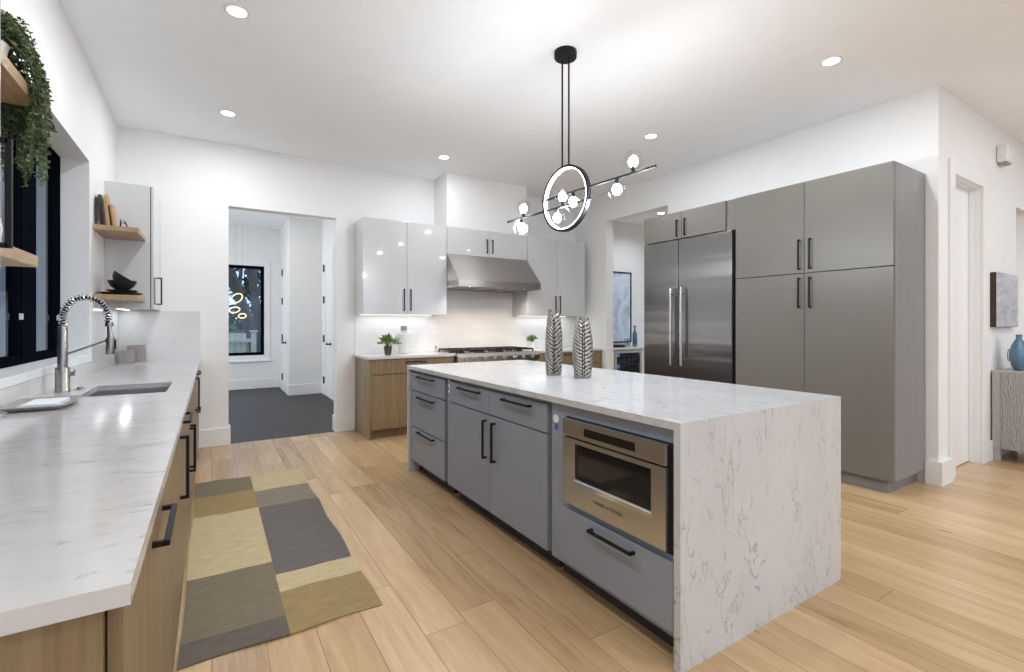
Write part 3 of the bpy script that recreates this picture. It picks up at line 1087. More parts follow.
# cloth
bm = bmesh.new()
for q, (h0, e) in enumerate(((0.9187, 0.0), (0.9247, 0.008), (0.9307, 0.014))):
    g = bmesh.new()
    nx_, ny_ = 14, 20
    top, bot = [], []
    for j in range(ny_ + 1):
        rt, rb = [], []
        for i in range(nx_ + 1):
            u, v_ = i / nx_, j / ny_
            x = -0.695 + e + (0.135 - e) * u
            y = 2.765 + e + (0.235 - 1.5 * e) * v_
            wob = 0.0012 * math.sin(9 * u + 5 * v_ + q) + 0.001 * math.sin(17 * v_ + q * 2)
            edge = 0.0028 * (1 - (2 * abs(u - 0.5)) ** 6) * (1 - (2 * abs(v_ - 0.5)) ** 6)
            rt.append(g.verts.new((x, y, h0 + 0.0028 + edge + wob * 0.4)))
            rb.append(g.verts.new((x, y, h0 + 0.0006)))
        top.append(rt)
        bot.append(rb)
    for j in range(ny_):
        for i in range(nx_):
            g.faces.new((top[j][i], top[j][i + 1], top[j + 1][i + 1], top[j + 1][i]))
            g.faces.new((bot[j][i], bot[j + 1][i], bot[j + 1][i + 1], bot[j][i + 1]))
    for j in range(ny_):
        g.faces.new((top[j][0], top[j + 1][0], bot[j + 1][0], bot[j][0]))
        g.faces.new((top[j][nx_], bot[j][nx_], bot[j + 1][nx_], top[j + 1][nx_]))
    for i in range(nx_):
        g.faces.new((top[0][i], bot[0][i], bot[0][i + 1], top[0][i + 1]))
        g.faces.new((top[ny_][i], top[ny_][i + 1], bot[ny_][i + 1], bot[ny_][i]))
    merge(bm, g)
tag(obj('towel', bm, MAT['cloth'], smooth=True), 'folded pale cloth lying on the pewter tray', 'towel')

# two canisters in the corner
for (x0, x1, y0, h_, lab) in ((-0.722, -0.606, 5.615, 0.112, 'shorter square pewter canister, front one in the worktop corner'),
                              (-0.672, -0.533, 5.710, 0.160, 'taller square pewter canister behind the shorter one in the corner')):
    c = thing('canister', lab, 'canister', ((x0 + x1) / 2, y0, 0.9142), 'canisters in the worktop corner')
    bm = bmesh.new()
    bx(bm, x0, x1, y0, y0 + 0.08, 0.9143, 0.9142 + h_ - 0.012, 0.004)
    obj('body', bm, MAT['pewter'], c)
    bm = bmesh.new()
    bx(bm, x0 - 0.001, x1 + 0.001, y0 - 0.001, y0 + 0.081, 0.9142 + h_ - 0.0115, 0.9142 + h_, 0.003)
    obj('lid', bm, MAT['pewter'], c)

# tile behind the left worktop
bm = bmesh.new()
cells(bm, [XL + 0.0005, XL + 0.009], [0.86, WY0 - 0.02, WY1 + 0.06, YB - 0.0005], [0.9145, 0.9995, 1.402], lambda i, j, k: k == 0 or j != 1)
o = obj('backsplash', bm, MAT['quartz_back'])
tag(o, 'white slab backsplash along the left wall under the window', 'backsplash')
bm = bmesh.new()
bx(bm, XL + 0.0095, -0.10, YB - 0.009, YB - 0.0005, 0.9145, 1.402)
tag(obj('backsplash', bm, MAT['quartz_back']), 'short white slab backsplash behind the corner canisters', 'backsplash')

# ------------------------------------------------------------------ left wall: upper cabinets and oak shelves
FU = Face(-0.428, 'y', 1)


def upper(label, w0, w1, hw):
    t = thing('wall_cabinet', label, 'cabinet', (-0.6, (w0 + w1) / 2, 1.405))
    bm = bmesh.new()
    FU.box(bm, w0, w1, -0.329, -0.0245, 1.405, 2.475, 0.0012)
    obj('carcass', bm, MAT['gloss_white'], t)
    bm = bmesh.new()
    FU.box(bm, w0 + 0.001, w1 - 0.001, -0.018, 0, 1.405, 2.475, 0.0015)
    d = obj('door', bm, MAT['gloss_white'], t)
    pull(FU, d, 'v', hw, 1.583, mat=MAT['black'])
    bm = bmesh.new()
    FU.box(bm, w0 + 0.004, w1 - 0.004, -0.024, -0.0185, 1.41, 2.47, 0)
    obj('gap_shade', bm, MAT['black_gap'], t)  # black sheet stands in for the shade between door and carcass
    bm = bmesh.new()
    FU.box(bm, w0 + 0.04, w1 - 0.04, -0.26, -0.235, 1.399, 1.4045, 0.001)
    obj('light_strip', bm, MAT['strip'], t)
    return t


upper('white wall cabinet in the far left corner beyond the window', 5.20, 5.852, 5.60)
upper('white wall cabinet at the near left edge, only its front and black pull showing', 0.95, 1.623, 1.574)
area('cabinet_light', (-0.66, 5.53, 1.396), 0.05, 0.5, WARM, shape='RECTANGLE', size_y=0.5)


def shelf(label, y0, y1, z0):
    bm = bmesh.new()
    bx(bm, XL + 0.001, -0.485, y0, y1, z0, z0 + 0.038, 0.0018)
    return tag(obj('shelf', bm, MAT['shelf']), label, 'shelf', 'oak floating shelves beside the window')


shelf('near upper oak shelf under the trailing plant', 1.6245, 2.17, 1.988)
shelf('near lower oak shelf carrying a glass jug', 1.6245, 2.17, 1.463)
shelf('far upper oak shelf carrying the wooden boards', 4.723, 5.198, 1.990)
shelf('far lower oak shelf carrying black plates and bowls', 4.723, 5.198, 1.463)

# white jug on the near lower shelf
j = thing('jug', 'pale glass jug on the near lower shelf behind the cabinet pull', 'jug', (-0.64, 1.98, 1.5012))
bm = bmesh.new()
lathe(bm, [(0, 0.002), (0.048, 0.002), (0.055, 0.02), (0.060, 0.06), (0.052, 0.12), (0.034, 0.165), (0.034, 0.2), (0.040, 0.215), (0.037, 0.214), (0.031, 0.2), (0.031, 0.165), (0.049, 0.12), (0.057, 0.06), (0.052, 0.02), (0, 0.008)], (-0.59, 2.02, 1.5012))
obj('body', bm, MAT['white_ceramic'], j, smooth=True)
bm = bmesh.new()
tube(bm, [(-0.59, 2.02 - 0.033, 1.70), (-0.59, 2.02 - 0.085, 1.69), (-0.59, 2.02 - 0.095, 1.63), (-0.59, 2.02 - 0.055, 1.585)], 0.006, 8)
obj('handle', bm, MAT['white_ceramic'], j, smooth=True)

# boards and a small stand on the far upper shelf
def board(label, cx, cy, w, h_, t, lean, mat, arch):
    bm = bmesh.new()
    prof = [(-w / 2, 0), (w / 2, 0), (w / 2, h_ - arch)]
    for k in range(1, 12):
        a = PI * k / 12
        prof.append((w / 2 * math.cos(a), h_ - arch + arch * math.sin(a)))
    prof.append((-w / 2, h_ - arch))
    g = bmesh.new()
    prism(g, prof, 'x', -t / 2, t / 2)
    bmesh.ops.bevel(g, geom=[e for e in g.edges if e.calc_face_angle(0) > 0.9], offset=0.002, segments=1, affect='EDGES')
    merge(bm, g, Matrix.Translation((cx, cy, 2.0285 + abs(math.sin(lean)) * t / 2)) @ Matrix.Rotation(lean, 4, 'Y'))
    return tag(obj('cutting_board', bm, mat), label, 'cutting board', 'boards on the far upper shelf')


board('dark cutting board leaning at the wall end of the far upper shelf', -0.715, 4.86, 0.20, 0.255, 0.018, -0.08, MAT['bronze'], 0.10)
board('light wooden cutting board leaning on the dark one', -0.672, 4.86, 0.17, 0.262, 0.020, -0.10, MAT['brown_board'], 0.05)
board('smaller brown cutting board in front of the light one', -0.640, 4.85, 0.14, 0.185, 0.016, -0.12, MAT['brown_board'], 0.02)
nk = thing('napkin_holder', 'tiny dark metal stand on the far upper shelf beside the boards', 'stand', (-0.58, 4.86, 2.0285))
for (yy, hh) in ((4.80, 0.06), (4.83, 0.045)):
    bm = bmesh.new()
    tube(bm, [(-0.605, yy, 2.0335), (-0.605, yy, 2.0335 + hh), (-0.575, yy, 2.0335 + hh * 0.75), (-0.56, yy, 2.0335)], 0.004, 8)
    obj('loop', bm, MAT['black'], nk, smooth=True)
bm = bmesh.new()
bx(bm, -0.612, -0.55, 4.79, 4.84, 2.0285, 2.0335, 0.001)
obj('base', bm, MAT['black'], nk)

# plates and bowls on the far lower shelf
def sq_plate(label, cx, cy, s_, z0, rot):
    bm = bmesh.new()
    h_ = s_ / 2
    R = Matrix.Translation((cx, cy, z0)) @ Matrix.Rotation(rot, 4, 'Z')
    g = bmesh.new()
    rows = []
    for (e, z) in ((0.62, 0.0), (0.70, 0.001), (1.0, 0.018), (1.0, 0.021), (0.97, 0.0205), (0.70, 0.006), (0.62, 0.005)):
        r = []
        for k in range(40):
            a = 2 * PI * k / 40
            ca, sa = math.cos(a), math.sin(a)
            f = (abs(ca) ** 7 + abs(sa) ** 7) ** (-1 / 7)
            r.append(g.verts.new((h_ * e * f * ca, h_ * e * f * sa, z)))
        rows.append(r)
    for A, B in zip(rows[:-1], rows[1:]):
        for k in range(40):
            g.faces.new((A[k], A[(k + 1) % 40], B[(k + 1) % 40], B[k]))
    g.faces.new(rows[0][::-1])
    g.faces.new(rows[-1])
    merge(bm, g, R)
    return tag(obj('plate', bm, MAT['black_ceramic'], smooth=True), label, 'plate', 'black plates on the far lower shelf')


sq_plate('large square black plate, lowest on the far lower shelf', -0.612, 4.885, 0.27, 1.5012, 0.0)
sq_plate('smaller black plate stacked on the large square one', -0.605, 4.90, 0.19, 1.5228, 0.0)


def bowl(label, loc, r, h_, rot):
    bm = bmesh.new()
    g = bmesh.new()
    lathe(g, [(0, 0), (r * 0.45, 0), (r * 0.5, h_ * 0.08), (r * 0.8, h_ * 0.4), (r, h_), (r * 0.97, h_ * 1.01), (r * 0.76, h_ * 0.42), (r * 0.4, h_ * 0.12), (0, h_ * 0.1)], seg=40)
    merge(bm, g, Matrix.Translation(loc) @ Matrix.Rotation(rot[1], 4, 'Y') @ Matrix.Rotation(rot[0], 4, 'X'))
    return tag(obj('bowl', bm, MAT['black_ceramic'], smooth=True), label, 'bowl', 'black bowls on the far lower shelf')


bowl('lower black bowl standing on the black plates', (-0.605, 4.90, 1.5447), 0.094, 0.075, (0.0, 0.0))
bowl('upper black bowl tilted inside the lower one', (-0.628, 4.90, 1.588), 0.088, 0.075, (0.0, 0.62))

# trailing plant on the near upper shelf
pl_ = thing('trailing_plant', 'green trailing string plant hanging over the near upper shelf', 'plant', (-0.58, 2.02, 2.0265))
bm = bmesh.new()
lathe(bm, [(0, 0), (0.05, 0), (0.062, 0.09), (0.065, 0.095), (0.060, 0.095), (0.048, 0.06), (0, 0.06)], (-0.585, 2.04, 2.0265), 28)
obj('pot', bm, MAT['white_ceramic'], pl_, smooth=True)
rnd = random.Random(11)
leafbm, stembm = bmesh.new(), bmesh.new()


def leaf(bm, p, d, ln, wd):
    d = d.normalized()
    sdir = d.cross(Vector((rnd.uniform(-1, 1), rnd.uniform(-1, 1), rnd.uniform(-1, 1))))
    if sdir.length < 1e-3:
        return
    sdir.normalize()
    nrm = d.cross(sdir)
    a = bm.verts.new(p)
    b = bm.verts.new(p + d * ln * 0.5 + sdir * wd * 0.5 + nrm * wd * 0.12)
    c = bm.verts.new(p + d * ln)
    e = bm.verts.new(p + d * ln * 0.5 - sdir * wd * 0.5 + nrm * wd * 0.12)
    m_ = bm.verts.new(p + d * ln * 0.5 - nrm * wd * 0.1)
    bm.faces.new((a, b, m_))
    bm.faces.new((b, c, m_))
    bm.faces.new((c, e, m_))
    bm.faces.new((e, a, m_))


for sN in range(130):
    p0 = Vector((-0.60, 2.02, 2.115))
    # strands spill over the far end of the shelf, a few over its front corner
    tx = rnd.uniform(-0.73, -0.50)
    ty = 2.176 + rnd.uniform(0.006, 0.035)
    if sN % 3 == 0:
        tx, ty = rnd.uniform(-0.474, -0.462), rnd.uniform(2.05, 2.17)
    top = Vector(((p0.x + tx) / 2 + rnd.uniform(-.03, .03), (p0.y + ty) / 2 + rnd.uniform(-.03, .02), 2.15 + rnd.uniform(0.0, 0.075)))
    knee = Vector((tx, ty, 2.05 + rnd.uniform(-0.02, 0.06)))
    ln = 0.10 + 0.24 * rnd.random()
    end = Vector((tx + rnd.uniform(-.02, .02), ty + rnd.uniform(-.003, .02), knee.z - ln))
    pts = [p0, top, knee, knee.lerp(end, 0.5) + Vector((rnd.uniform(-.008, .008), rnd.uniform(-.003, .006), 0)), end]
    # smooth
    fine = []
    for i in range(len(pts) - 1):
        q0, q1, q2, q3 = pts[max(i - 1, 0)], pts[i], pts[i + 1], pts[min(i + 2, len(pts) - 1)]
        for k in range(6):
            t = k / 6
            fine.append(0.5 * ((2 * q1) + (q2 - q0) * t + (2 * q0 - 5 * q1 + 4 * q2 - q3) * t * t + (3 * q1 - q0 - 3 * q2 + q3) * t ** 3))
    fine.append(pts[-1])
    tube(stembm, fine, 0.0012, 4)
    tot = sum((fine[i + 1] - fine[i]).length for i in range(len(fine) - 1))
    nl = int(tot / 0.0075)
    for k in range(nl):
        s_ = (k + rnd.random()) / nl * (len(fine) - 1)
        i = min(int(s_), len(fine) - 2)
        p = fine[i].lerp(fine[i + 1], s_ - i)
        d = Vector((rnd.uniform(-1, 1), rnd.uniform(-1, 1), rnd.uniform(-0.6, 0.7)))
        leaf(leafbm, p, d, rnd.uniform(0.011, 0.018), rnd.uniform(0.009, 0.013))
obj('foliage', leafbm, MAT['leaf_dark'], pl_)
obj('stems', stembm, MAT['stem'], pl_)

# ------------------------------------------------------------------ back run
FB = Face(5.235, 'x', -1)
BD = 0.62
bl = cabinet('base_cabinet', 'wood-grain base cabinet left of the range', FB, 1.478, 2.478, 0.1, 0.882, BD,
        [('drawer', 1.478, 2.476, 0.712, 0.878, ('h', 1.985, 0.842)), ('door', 1.478, 1.976, 0.104, 0.708, ('v', 1.93, 0.58)), ('door', 1.978, 2.476, 0.104, 0.708, ('v', 2.024, 0.58))],
        MAT['oak_cab'])
bm = bmesh.new()
bx(bm, 1.455, 1.4765, 5.235, YB - 0.019, 0, 0.882, 0.001)
obj('end_panel', bm, MAT['oak_cab'], bl)
cabinet('base_cabinet', 'wood-grain base cabinet right of the range', FB, 3.69, 4.866, 0.1, 0.882, BD,
        [('drawer', 3.69, 4.86, 0.712, 0.878, ('h', 4.28, 0.842)), ('door', 3.69, 4.274, 0.104, 0.708, ('v', 4.23, 0.58)), ('door', 4.276, 4.86, 0.104, 0.708, ('v', 4.32, 0.58))],
        MAT['oak_cab'])
for (a, b, lab) in ((1.44, 2.479, 'white quartz worktop left of the range'), (3.689, 4.8685, 'white quartz worktop right of the range')):
    bm = bmesh.new()
    bx(bm, a, b, 5.212, YB - 0.001, 0.8835, 0.914, 0.0025)
    tag(obj('countertop', bm, MAT['quartz_back']), lab, 'countertop')
bm = bmesh.new()
cells(bm, [1.459, 2.482, 3.685, 4.8695], [YB - 0.010, YB - 0.0012], [0.9145, 1.384, 2.14], lambda i, j, k: k == 0 or i == 1)
tag(obj('backsplash', bm, MAT['tile']), 'white tile backsplash behind the range on the back wall', 'backsplash')


def back_upper(label, x0, x1, seam, z0, z1, hs, hz, hl=0.257):
    F = Face(5.456, 'x', -1)
    t = thing('wall_cabinet', label, 'cabinet', ((x0 + x1) / 2, 5.65, z0))
    bm = bmesh.new()
    F.box(bm, x0, x1, -0.389, -0.0225, z0, z1, 0.001)
    obj('carcass', bm, MAT['gloss_white'], t)
    for (a, b, h_) in ((x0, seam, hs[0]), (seam, x1, hs[1])):
        bm = bmesh.new()
        F.box(bm, a + 0.0015, b - 0.0015, -0.02, 0, z0 + 0.001, z1 - 0.001, 0.0012)
        d = obj('door', bm, MAT['gloss_white'], t)
        pull(F, d, 'v', h_, hz, hl, mat=MAT['black'])
    return t, F


t, F = back_upper('glossy white two-door wall cabinet left of the hood', 1.451, 2.478, 1.965, 1.386, 2.487, (1.925, 2.005), 1.556)
bm = bmesh.new()
F.box(bm, 1.50, 2.43, -0.37, -0.35, 1.382, 1.3855, 0.001)
obj('light_strip', bm, MAT['strip'], t)
t, F = back_upper('glossy white two-door wall cabinet right of the hood', 3.689, 4.723, 4.205, 1.386, 2.487, (4.165, 4.245), 1.54)
bm = bmesh.new()
F.box(bm, 3.74, 4.65, -0.37, -0.35, 1.382, 1.3855, 0.001)
obj('light_strip', bm, MAT['strip'], t)
back_upper('short white two-door cabinet over the steel hood', 2.481, 3.686, 3.086, 2.145, 2.487, (3.046, 3.126), 2.285, 0.18)
area('cabinet_light', (1.965, 5.74, 1.377), 0.90, 1.0, WARM, shape='RECTANGLE', size_y=0.05)
area('cabinet_light', (4.2, 5.74, 1.377), 0.90, 1.0, WARM, shape='RECTANGLE', size_y=0.05)

# hood
hd = thing('range_hood', 'sloped stainless steel range hood over the range', 'range hood', (3.083, 5.5, 1.72))
bm = bmesh.new()
prism(bm, [(YB - 0.011, 2.143), (5.452, 2.143), (5.135, 1.805), (5.135, 1.803), (YB - 0.011, 1.803)], 'x', 2.484, 3.683)
obj('canopy', bm, MAT['hood'], hd)
bm = bmesh.new()
cells(bm, [2.484, 2.50, 3.667, 3.683], [5.135, 5.15, 5.83, YB - 0.011], [1.722, 1.8025], lambda i, j, k: not (i == 1 and j == 1))
obj('lip', bm, MAT['hood'], hd)
for k in range(3):
    x0 = 2.52 + 0.38 * k
    bm = bmesh.new()
    for q in range(9):
        bx(bm, x0 + 0.02 + q * 0.038, x0 + 0.045 + q * 0.038, 5.25, 5.80, 1.735, 1.745, 0.002)
    bx(bm, x0, x0 + 0.365, 5.235, 5.25, 1.732, 1.75, 0.002)
    bx(bm, x0, x0 + 0.365, 5.80, 5.815, 1.732, 1.75, 0.002)
    obj('baffle_filter', bm, MAT['steel'], hd)
for x in (2.68, 3.08, 3.48):
    bm = bmesh.new()
    cyl(bm, (x, 5.195, 1.735), (x, 5.195, 1.728), 0.03, seg=24)
    obj('hood_light', bm, MAT['lens'], hd)
    area('hood_lamp', (x, 5.30, 1.724), 0.06, 2.6, (1.0, 0.86, 0.74), spread=2.4)

# range
rg = thing('range', 'wide stainless steel range with black grates under the hood', 'range', (3.083, 5.5, 0))
RX0, RX1 = 2.486, 3.682
bm = bmesh.new()
bx(bm, RX0, RX1, 5.24, YB - 0.03, 0.1, 0.905, 0.002)
obj('body', bm, MAT['steel'], rg)
bm = bmesh.new()
prism(bm, [(5.239, 0.80), (5.16, 0.81), (5.155, 0.87), (5.185, 0.913), (5.239, 0.913)], 'x', RX0, RX1)
pn = obj('control_panel', bm, MAT['steel'], rg)
for k in range(8):
    x = RX0 + 0.10 + k * (RX1 - RX0 - 0.20) / 7
    bm = bmesh.new()
    lathe(bm, [(0, 0.034), (0.019, 0.034), (0.021, 0.03), (0.022, 0.0), (0, 0)], seg=20)
    bmesh.ops.rotate(bm, verts=bm.verts, cent=(0, 0, 0), matrix=Matrix.Rotation(PI / 2, 3, 'X'))
    bmesh.ops.translate(bm, verts=bm.verts, vec=(x, 5.157, 0.842))
    obj('knob', bm, MAT['steel'], pn, smooth=True)
for (a, b) in ((RX0 + 0.005, 3.20), (3.206, RX1 - 0.005)):
    bm = bmesh.new()
    bx(bm, a, b, 5.20, 5.239, 0.16, 0.785, 0.004)
    d = obj('oven_door', bm, MAT['steel'], rg)
    bm = bmesh.new()
    bx(bm, a + 0.07, b - 0.07, 5.196, 5.1995, 0.30, 0.62, 0.002)
    obj('oven_window', bm, MAT['dark_glass'], d)
    bm = bmesh.new()
    cyl(bm, (a + 0.03, 5.15, 0.735), (b - 0.03, 5.15, 0.735), 0.012)
    for x in (a + 0.06, b - 0.06):
        cyl(bm, (x, 5.15, 0.735), (x, 5.20, 0.735), 0.009)
    obj('handle', bm, MAT['steel'], d, smooth=True)
bm = bmesh.new()
bx(bm, RX0 + 0.02, RX1 - 0.02, 5.30, YB - 0.05, 0, 0.0995, 0)
obj('toe_kick', bm, MAT['black'], rg)
for k in range(4):
    x0 = RX0 + 0.03 + k * 0.288
    x1 = x0 + 0.272
    bm = bmesh.new()
    z0, z1 = 0.934, 0.952
    bx(bm, x0, x0 + 0.014, 5.26, 5.80, z0, z1, 0.003, 1)
    bx(bm, x1 - 0.014, x1, 5.26, 5.80, z0, z1, 0.003, 1)
    for yy in (5.26, 5.52, 5.786):
        bx(bm, x0, x1, yy, yy + 0.014, z0, z1, 0.003, 1)
    for yy in (5.395, 5.66):
        bx(bm, x0 + 0.014, x0 + 0.105, yy - 0.006, yy + 0.006, z0 + 0.004, z1 + 0.004, 0.002, 1)
        bx(bm, x1 - 0.105, x1 - 0.014, yy - 0.006, yy + 0.006, z0 + 0.004, z1 + 0.004, 0.002, 1)
        bx(bm, (x0 + x1) / 2 - 0.006, (x0 + x1) / 2 + 0.006, yy - 0.115, yy - 0.03, z0 + 0.004, z1 + 0.004, 0.002, 1)
        bx(bm, (x0 + x1) / 2 - 0.006, (x0 + x1) / 2 + 0.006, yy + 0.03, yy + 0.115, z0 + 0.004, z1 + 0.004, 0.002, 1)
    for (xx, yy) in ((x0, 5.26), (x1 - 0.014, 5.26), (x0, 5.786), (x1 - 0.014, 5.786)):
        bx(bm, xx, xx + 0.014, yy, yy + 0.014, 0.9055, z0 + 0.002, 0.001, 1)
    obj('grate', bm, MAT['black'], rg)
    for yy in (5.395, 5.66):
        bm = bmesh.new()
        lathe(bm, [(0, 0.022), (0.03, 0.022), (0.034, 0.016), (0.034, 0.012), (0.046, 0.010), (0.048, 0)], ((x0 + x1) / 2, yy, 0.9053), 20)
        obj('burner', bm, MAT['black'], rg, smooth=True)


# pots and vases on the back counters
def pot_plant(name, label, loc, pot_prof, pot_mat, n, spread, height, ln, seedv, lmat):
    r_ = random.Random(seedv)
    t = thing(name, label, 'plant', loc)
    bm = bmesh.new()
    lathe(bm, pot_prof, loc, 28)
    obj('pot', bm, pot_mat, t, smooth=True)
    bl, bs = bmesh.new(), bmesh.new()
    top = max(z for r0, z in pot_prof)
    c = Vector(loc) + Vector((0, 0, top - 0.012))
    for k in range(n):
        a, e = r_.uniform(0, 2 * PI), r_.uniform(0.0, 1.0)
        tip = c + Vector((math.cos(a) * spread * e, math.sin(a) * spread * e, height * (1.05 - 0.75 * e * e) * r_.uniform(0.7, 1.05)))
        mid = c.lerp(tip, 0.5) + Vector((0, 0, 0.018))
        tube(bs, [c + Vector((math.cos(a) * 0.012, math.sin(a) * 0.012, 0)), mid, tip], 0.0012, 4)
        for q in range(6):
            p = mid.lerp(tip, q / 5)
            d = (tip - c).normalized() + Vector((r_.uniform(-1, 1), r_.uniform(-1, 1), r_.uniform(-.5, .6)))
            leaf(bl, p, d, ln * r_.uniform(0.7, 1.2), ln * 0.42)
    obj('foliage', bl, lmat, t)
    obj('stems', bs, MAT['stem'], t)
    return t


pot_plant('potted_plant', 'small leafy plant in a brown pot on the left back counter', (1.735, 5.46, 0.9145),
          [(0, 0), (0.036, 0), (0.047, 0.10), (0.044, 0.10), (0.036, 0.08), (0, 0.08)], MAT['brown_pot'], 46, 0.13, 0.13, 0.045, 5, MAT['leaf'])
pot_plant('potted_plant', 'small bright green plant in a white pot right of the range', (3.83, 5.55, 0.9145),
          [(0, 0), (0.055, 0), (0.068, 0.11), (0.064, 0.11), (0.052, 0.09), (0, 0.09)], MAT['white_ceramic'], 40, 0.10, 0.08, 0.04, 8, MAT['leaf'])
va = thing('vase', 'white shouldered vase with a grey stopper left of the range', 'vase', (1.985, 5.63, 0.9145))
bm = bmesh.new()
lathe(bm, [(0, 0), (0.055, 0), (0.060, 0.01), (0.070, 0.08), (0.083, 0.16), (0.088, 0.22), (0.084, 0.238), (0.045, 0.25), (0.036, 0.262), (0.036, 0.28), (0, 0.28)], (1.985, 5.63, 0.9145), 40)
obj('body', bm, MAT['white_ceramic'], va, smooth=True)
bm = bmesh.new()
lathe(bm, [(0, 0.281), (0.034, 0.281), (0.038, 0.285), (0.038, 0.33), (0.034, 0.335), (0, 0.335)], (1.985, 5.63, 0.9145), 32)
obj('stopper', bm, MAT['pewter'], va, smooth=True)
sh = thing('salt_shaker', 'tiny steel shaker at the left side of the range', 'shaker', (2.42, 5.66, 0.9145))
bm = bmesh.new()
lathe(bm, [(0, 0), (0.018, 0), (0.018, 0.045), (0.013, 0.055), (0, 0.055)], (2.42, 5.66, 0.9145), 20)
obj('body', bm, MAT['clear_glass'], sh, smooth=True)
bm = bmesh.new()
lathe(bm, [(0, 0.078), (0.01, 0.076), (0.014, 0.066), (0.0145, 0.0555), (0, 0.0555)], (2.42, 5.66, 0.9145), 20)
obj('cap', bm, MAT['chrome'], sh, smooth=True)


def plate_switch(label, face, w, z, kind='outlet', cat='outlet'):
    t = thing('wall_outlet', label, cat, face.pt(w, 0, z))
    bm = bmesh.new()
    face.box(bm, w - 0.036, w + 0.036, 0.0005, 0.006, z - 0.058, z + 0.058, 0.002)
    obj('cover_plate', bm, MAT['outlet'], t)
    for dz in (-0.024, 0.024):
        bm = bmesh.new()
        face.box(bm, w - 0.017, w + 0.017, 0.006, 0.0085, z + dz - 0.016, z + dz + 0.016, 0.001)
        obj('socket', bm, MAT['outlet'], t)


plate_switch('white outlet on the right wall above the back counter', Face(XW, 'y', -1), 5.36, 1.125)

# ------------------------------------------------------------------ tall cabinets and fridge on the right wall
FR = Face(4.26, 'y', -1)
pc = thing('pantry_cabinet', 'tall taupe four-door pantry cabinet at the right end', 'cabinet', (4.56, 2.1, 0))
bm = bmesh.new()
FR.box(bm, 1.476, 2.734, -0.606, -0.0235, 0.102, 2.482, 0.001)
obj('carcass', bm, MAT['taupe_side'], pc)
bm = bmesh.new()
FR.box(bm, 1.53, 2.734, -0.606, -0.05, 0.0, 0.1015, 0.001)
obj('toe_kick', bm, MAT['taupe_side'], pc)
for (a, b, c, d, hw, hz) in ((1.476, 2.106, 1.709, 2.482, 2.055, 1.866), (2.106, 2.734, 1.709, 2.482, 2.143, 1.866),
                             (1.476, 2.106, 0.102, 1.703, 2.055, 1.54), (2.106, 2.734, 0.102, 1.703, 2.143, 1.54)):
    bm = bmesh.new()
    FR.box(bm, a + 0.002, b - 0.002, -0.02, 0, c, d, 0.0015)
    dd = obj('door', bm, MAT['taupe'], pc)
    pull(FR, dd, 'v', hw, hz)
bm = bmesh.new()
FR.box(bm, 1.48, 2.73, -0.0232, -0.0205, 0.106, 2.478, 0)
obj('gap_shade', bm, MAT['black_gap'], pc)  # shade behind the door joints, put in as a black sheet

bm = bmesh.new()
FR.box(bm, 2.736, 2.836, -0.606, -0.012, 2.186, 2.482, 0.001)
fridge_filler_bm = bm
oc = thing('wall_cabinet', 'short taupe two-door cabinet over the steel fridge', 'cabinet', (4.56, 3.35, 2.186))
bm = bmesh.new()
FR.box(bm, 2.838, 3.872, -0.606, -0.0235, 2.192, 2.482, 0.001)
obj('carcass', bm, MAT['taupe'], oc)
obj('filler_panel', fridge_filler_bm, MAT['taupe'], oc)
for (a, b, hw) in ((2.838, 3.352, 3.305), (3.358, 3.872, 3.405)):
    bm = bmesh.new()
    FR.box(bm, a, b, -0.02, 0.004, 2.192, 2.482, 0.0015)
    dd = obj('door', bm, MAT['taupe'], oc)
    pull(FR, dd, 'v', hw, 2.305, 0.18)
bm = bmesh.new()
FR.box(bm, 2.842, 3.868, -0.0232, -0.0205, 2.196, 2.478, 0)
obj('gap_shade', bm, MAT['black_gap'], oc)  # black sheet painting the shade behind the doors

fg = thing('refrigerator', 'built-in stainless steel side by side refrigerator', 'refrigerator', (4.56, 3.3, 0))
bm = bmesh.new()
FR.box(bm, 2.738, 3.870, -0.60, -0.034, 0.0, 2.1845, 0.001)
obj('body', bm, MAT['black_gap'], fg)
for (a, b, hw, lab) in ((2.765, 3.384, 3.318, None), (3.392, 3.868, 3.452, None)):
    bm = bmesh.new()
    FR.box(bm, a, b, -0.032, 0.012, 0.12, 2.180, 0.003)
    dd = obj('door', bm, MAT['fridge'], fg)
    bm = bmesh.new()
    p0, p1 = FR.pt(hw, 0.062, 0.83), FR.pt(hw, 0.062, 1.66)
    cyl(bm, p0, p1, 0.0145, seg=20)
    for z in (0.90, 1.59):
        cyl(bm, FR.pt(hw, 0.012, z), FR.pt(hw, 0.056, z), 0.010, seg=14)
    obj('handle', bm, MAT['steel'], dd, smooth=True)
bm = bmesh.new()
FR.box(bm, 2.765, 3.868, -0.03, 0.0, 0.012, 0.112, 0.002)
obj('grille', bm, MAT['fridge'], fg)

# ------------------------------------------------------------------ island
IX0, IX1, IY0, IY1 = 1.4426, 2.6612, 1.141, 4.0047
th = 0.030
it = thing('island_countertop', 'veined white quartz island top with waterfall ends', 'countertop', ((IX0 + IX1) / 2, (IY0 + IY1) / 2, 0))
bm = bmesh.new()
prism(bm, [(IY0, 0), (IY0 + th, 0), (IY0 + th, 0.914 - th), (IY1 - th, 0.914 - th), (IY1 - th, 0), (IY1, 0), (IY1, 0.914), (IY0, 0.914)], 'x', IX0, IX1)
bmesh.ops.bevel(bm, geom=[e for e in bm.edges if e.calc_face_angle(0) > 1.0], offset=0.002, segments=2, affect='EDGES')
obj('waterfall_slab', bm, MAT['quartz_island'], it)

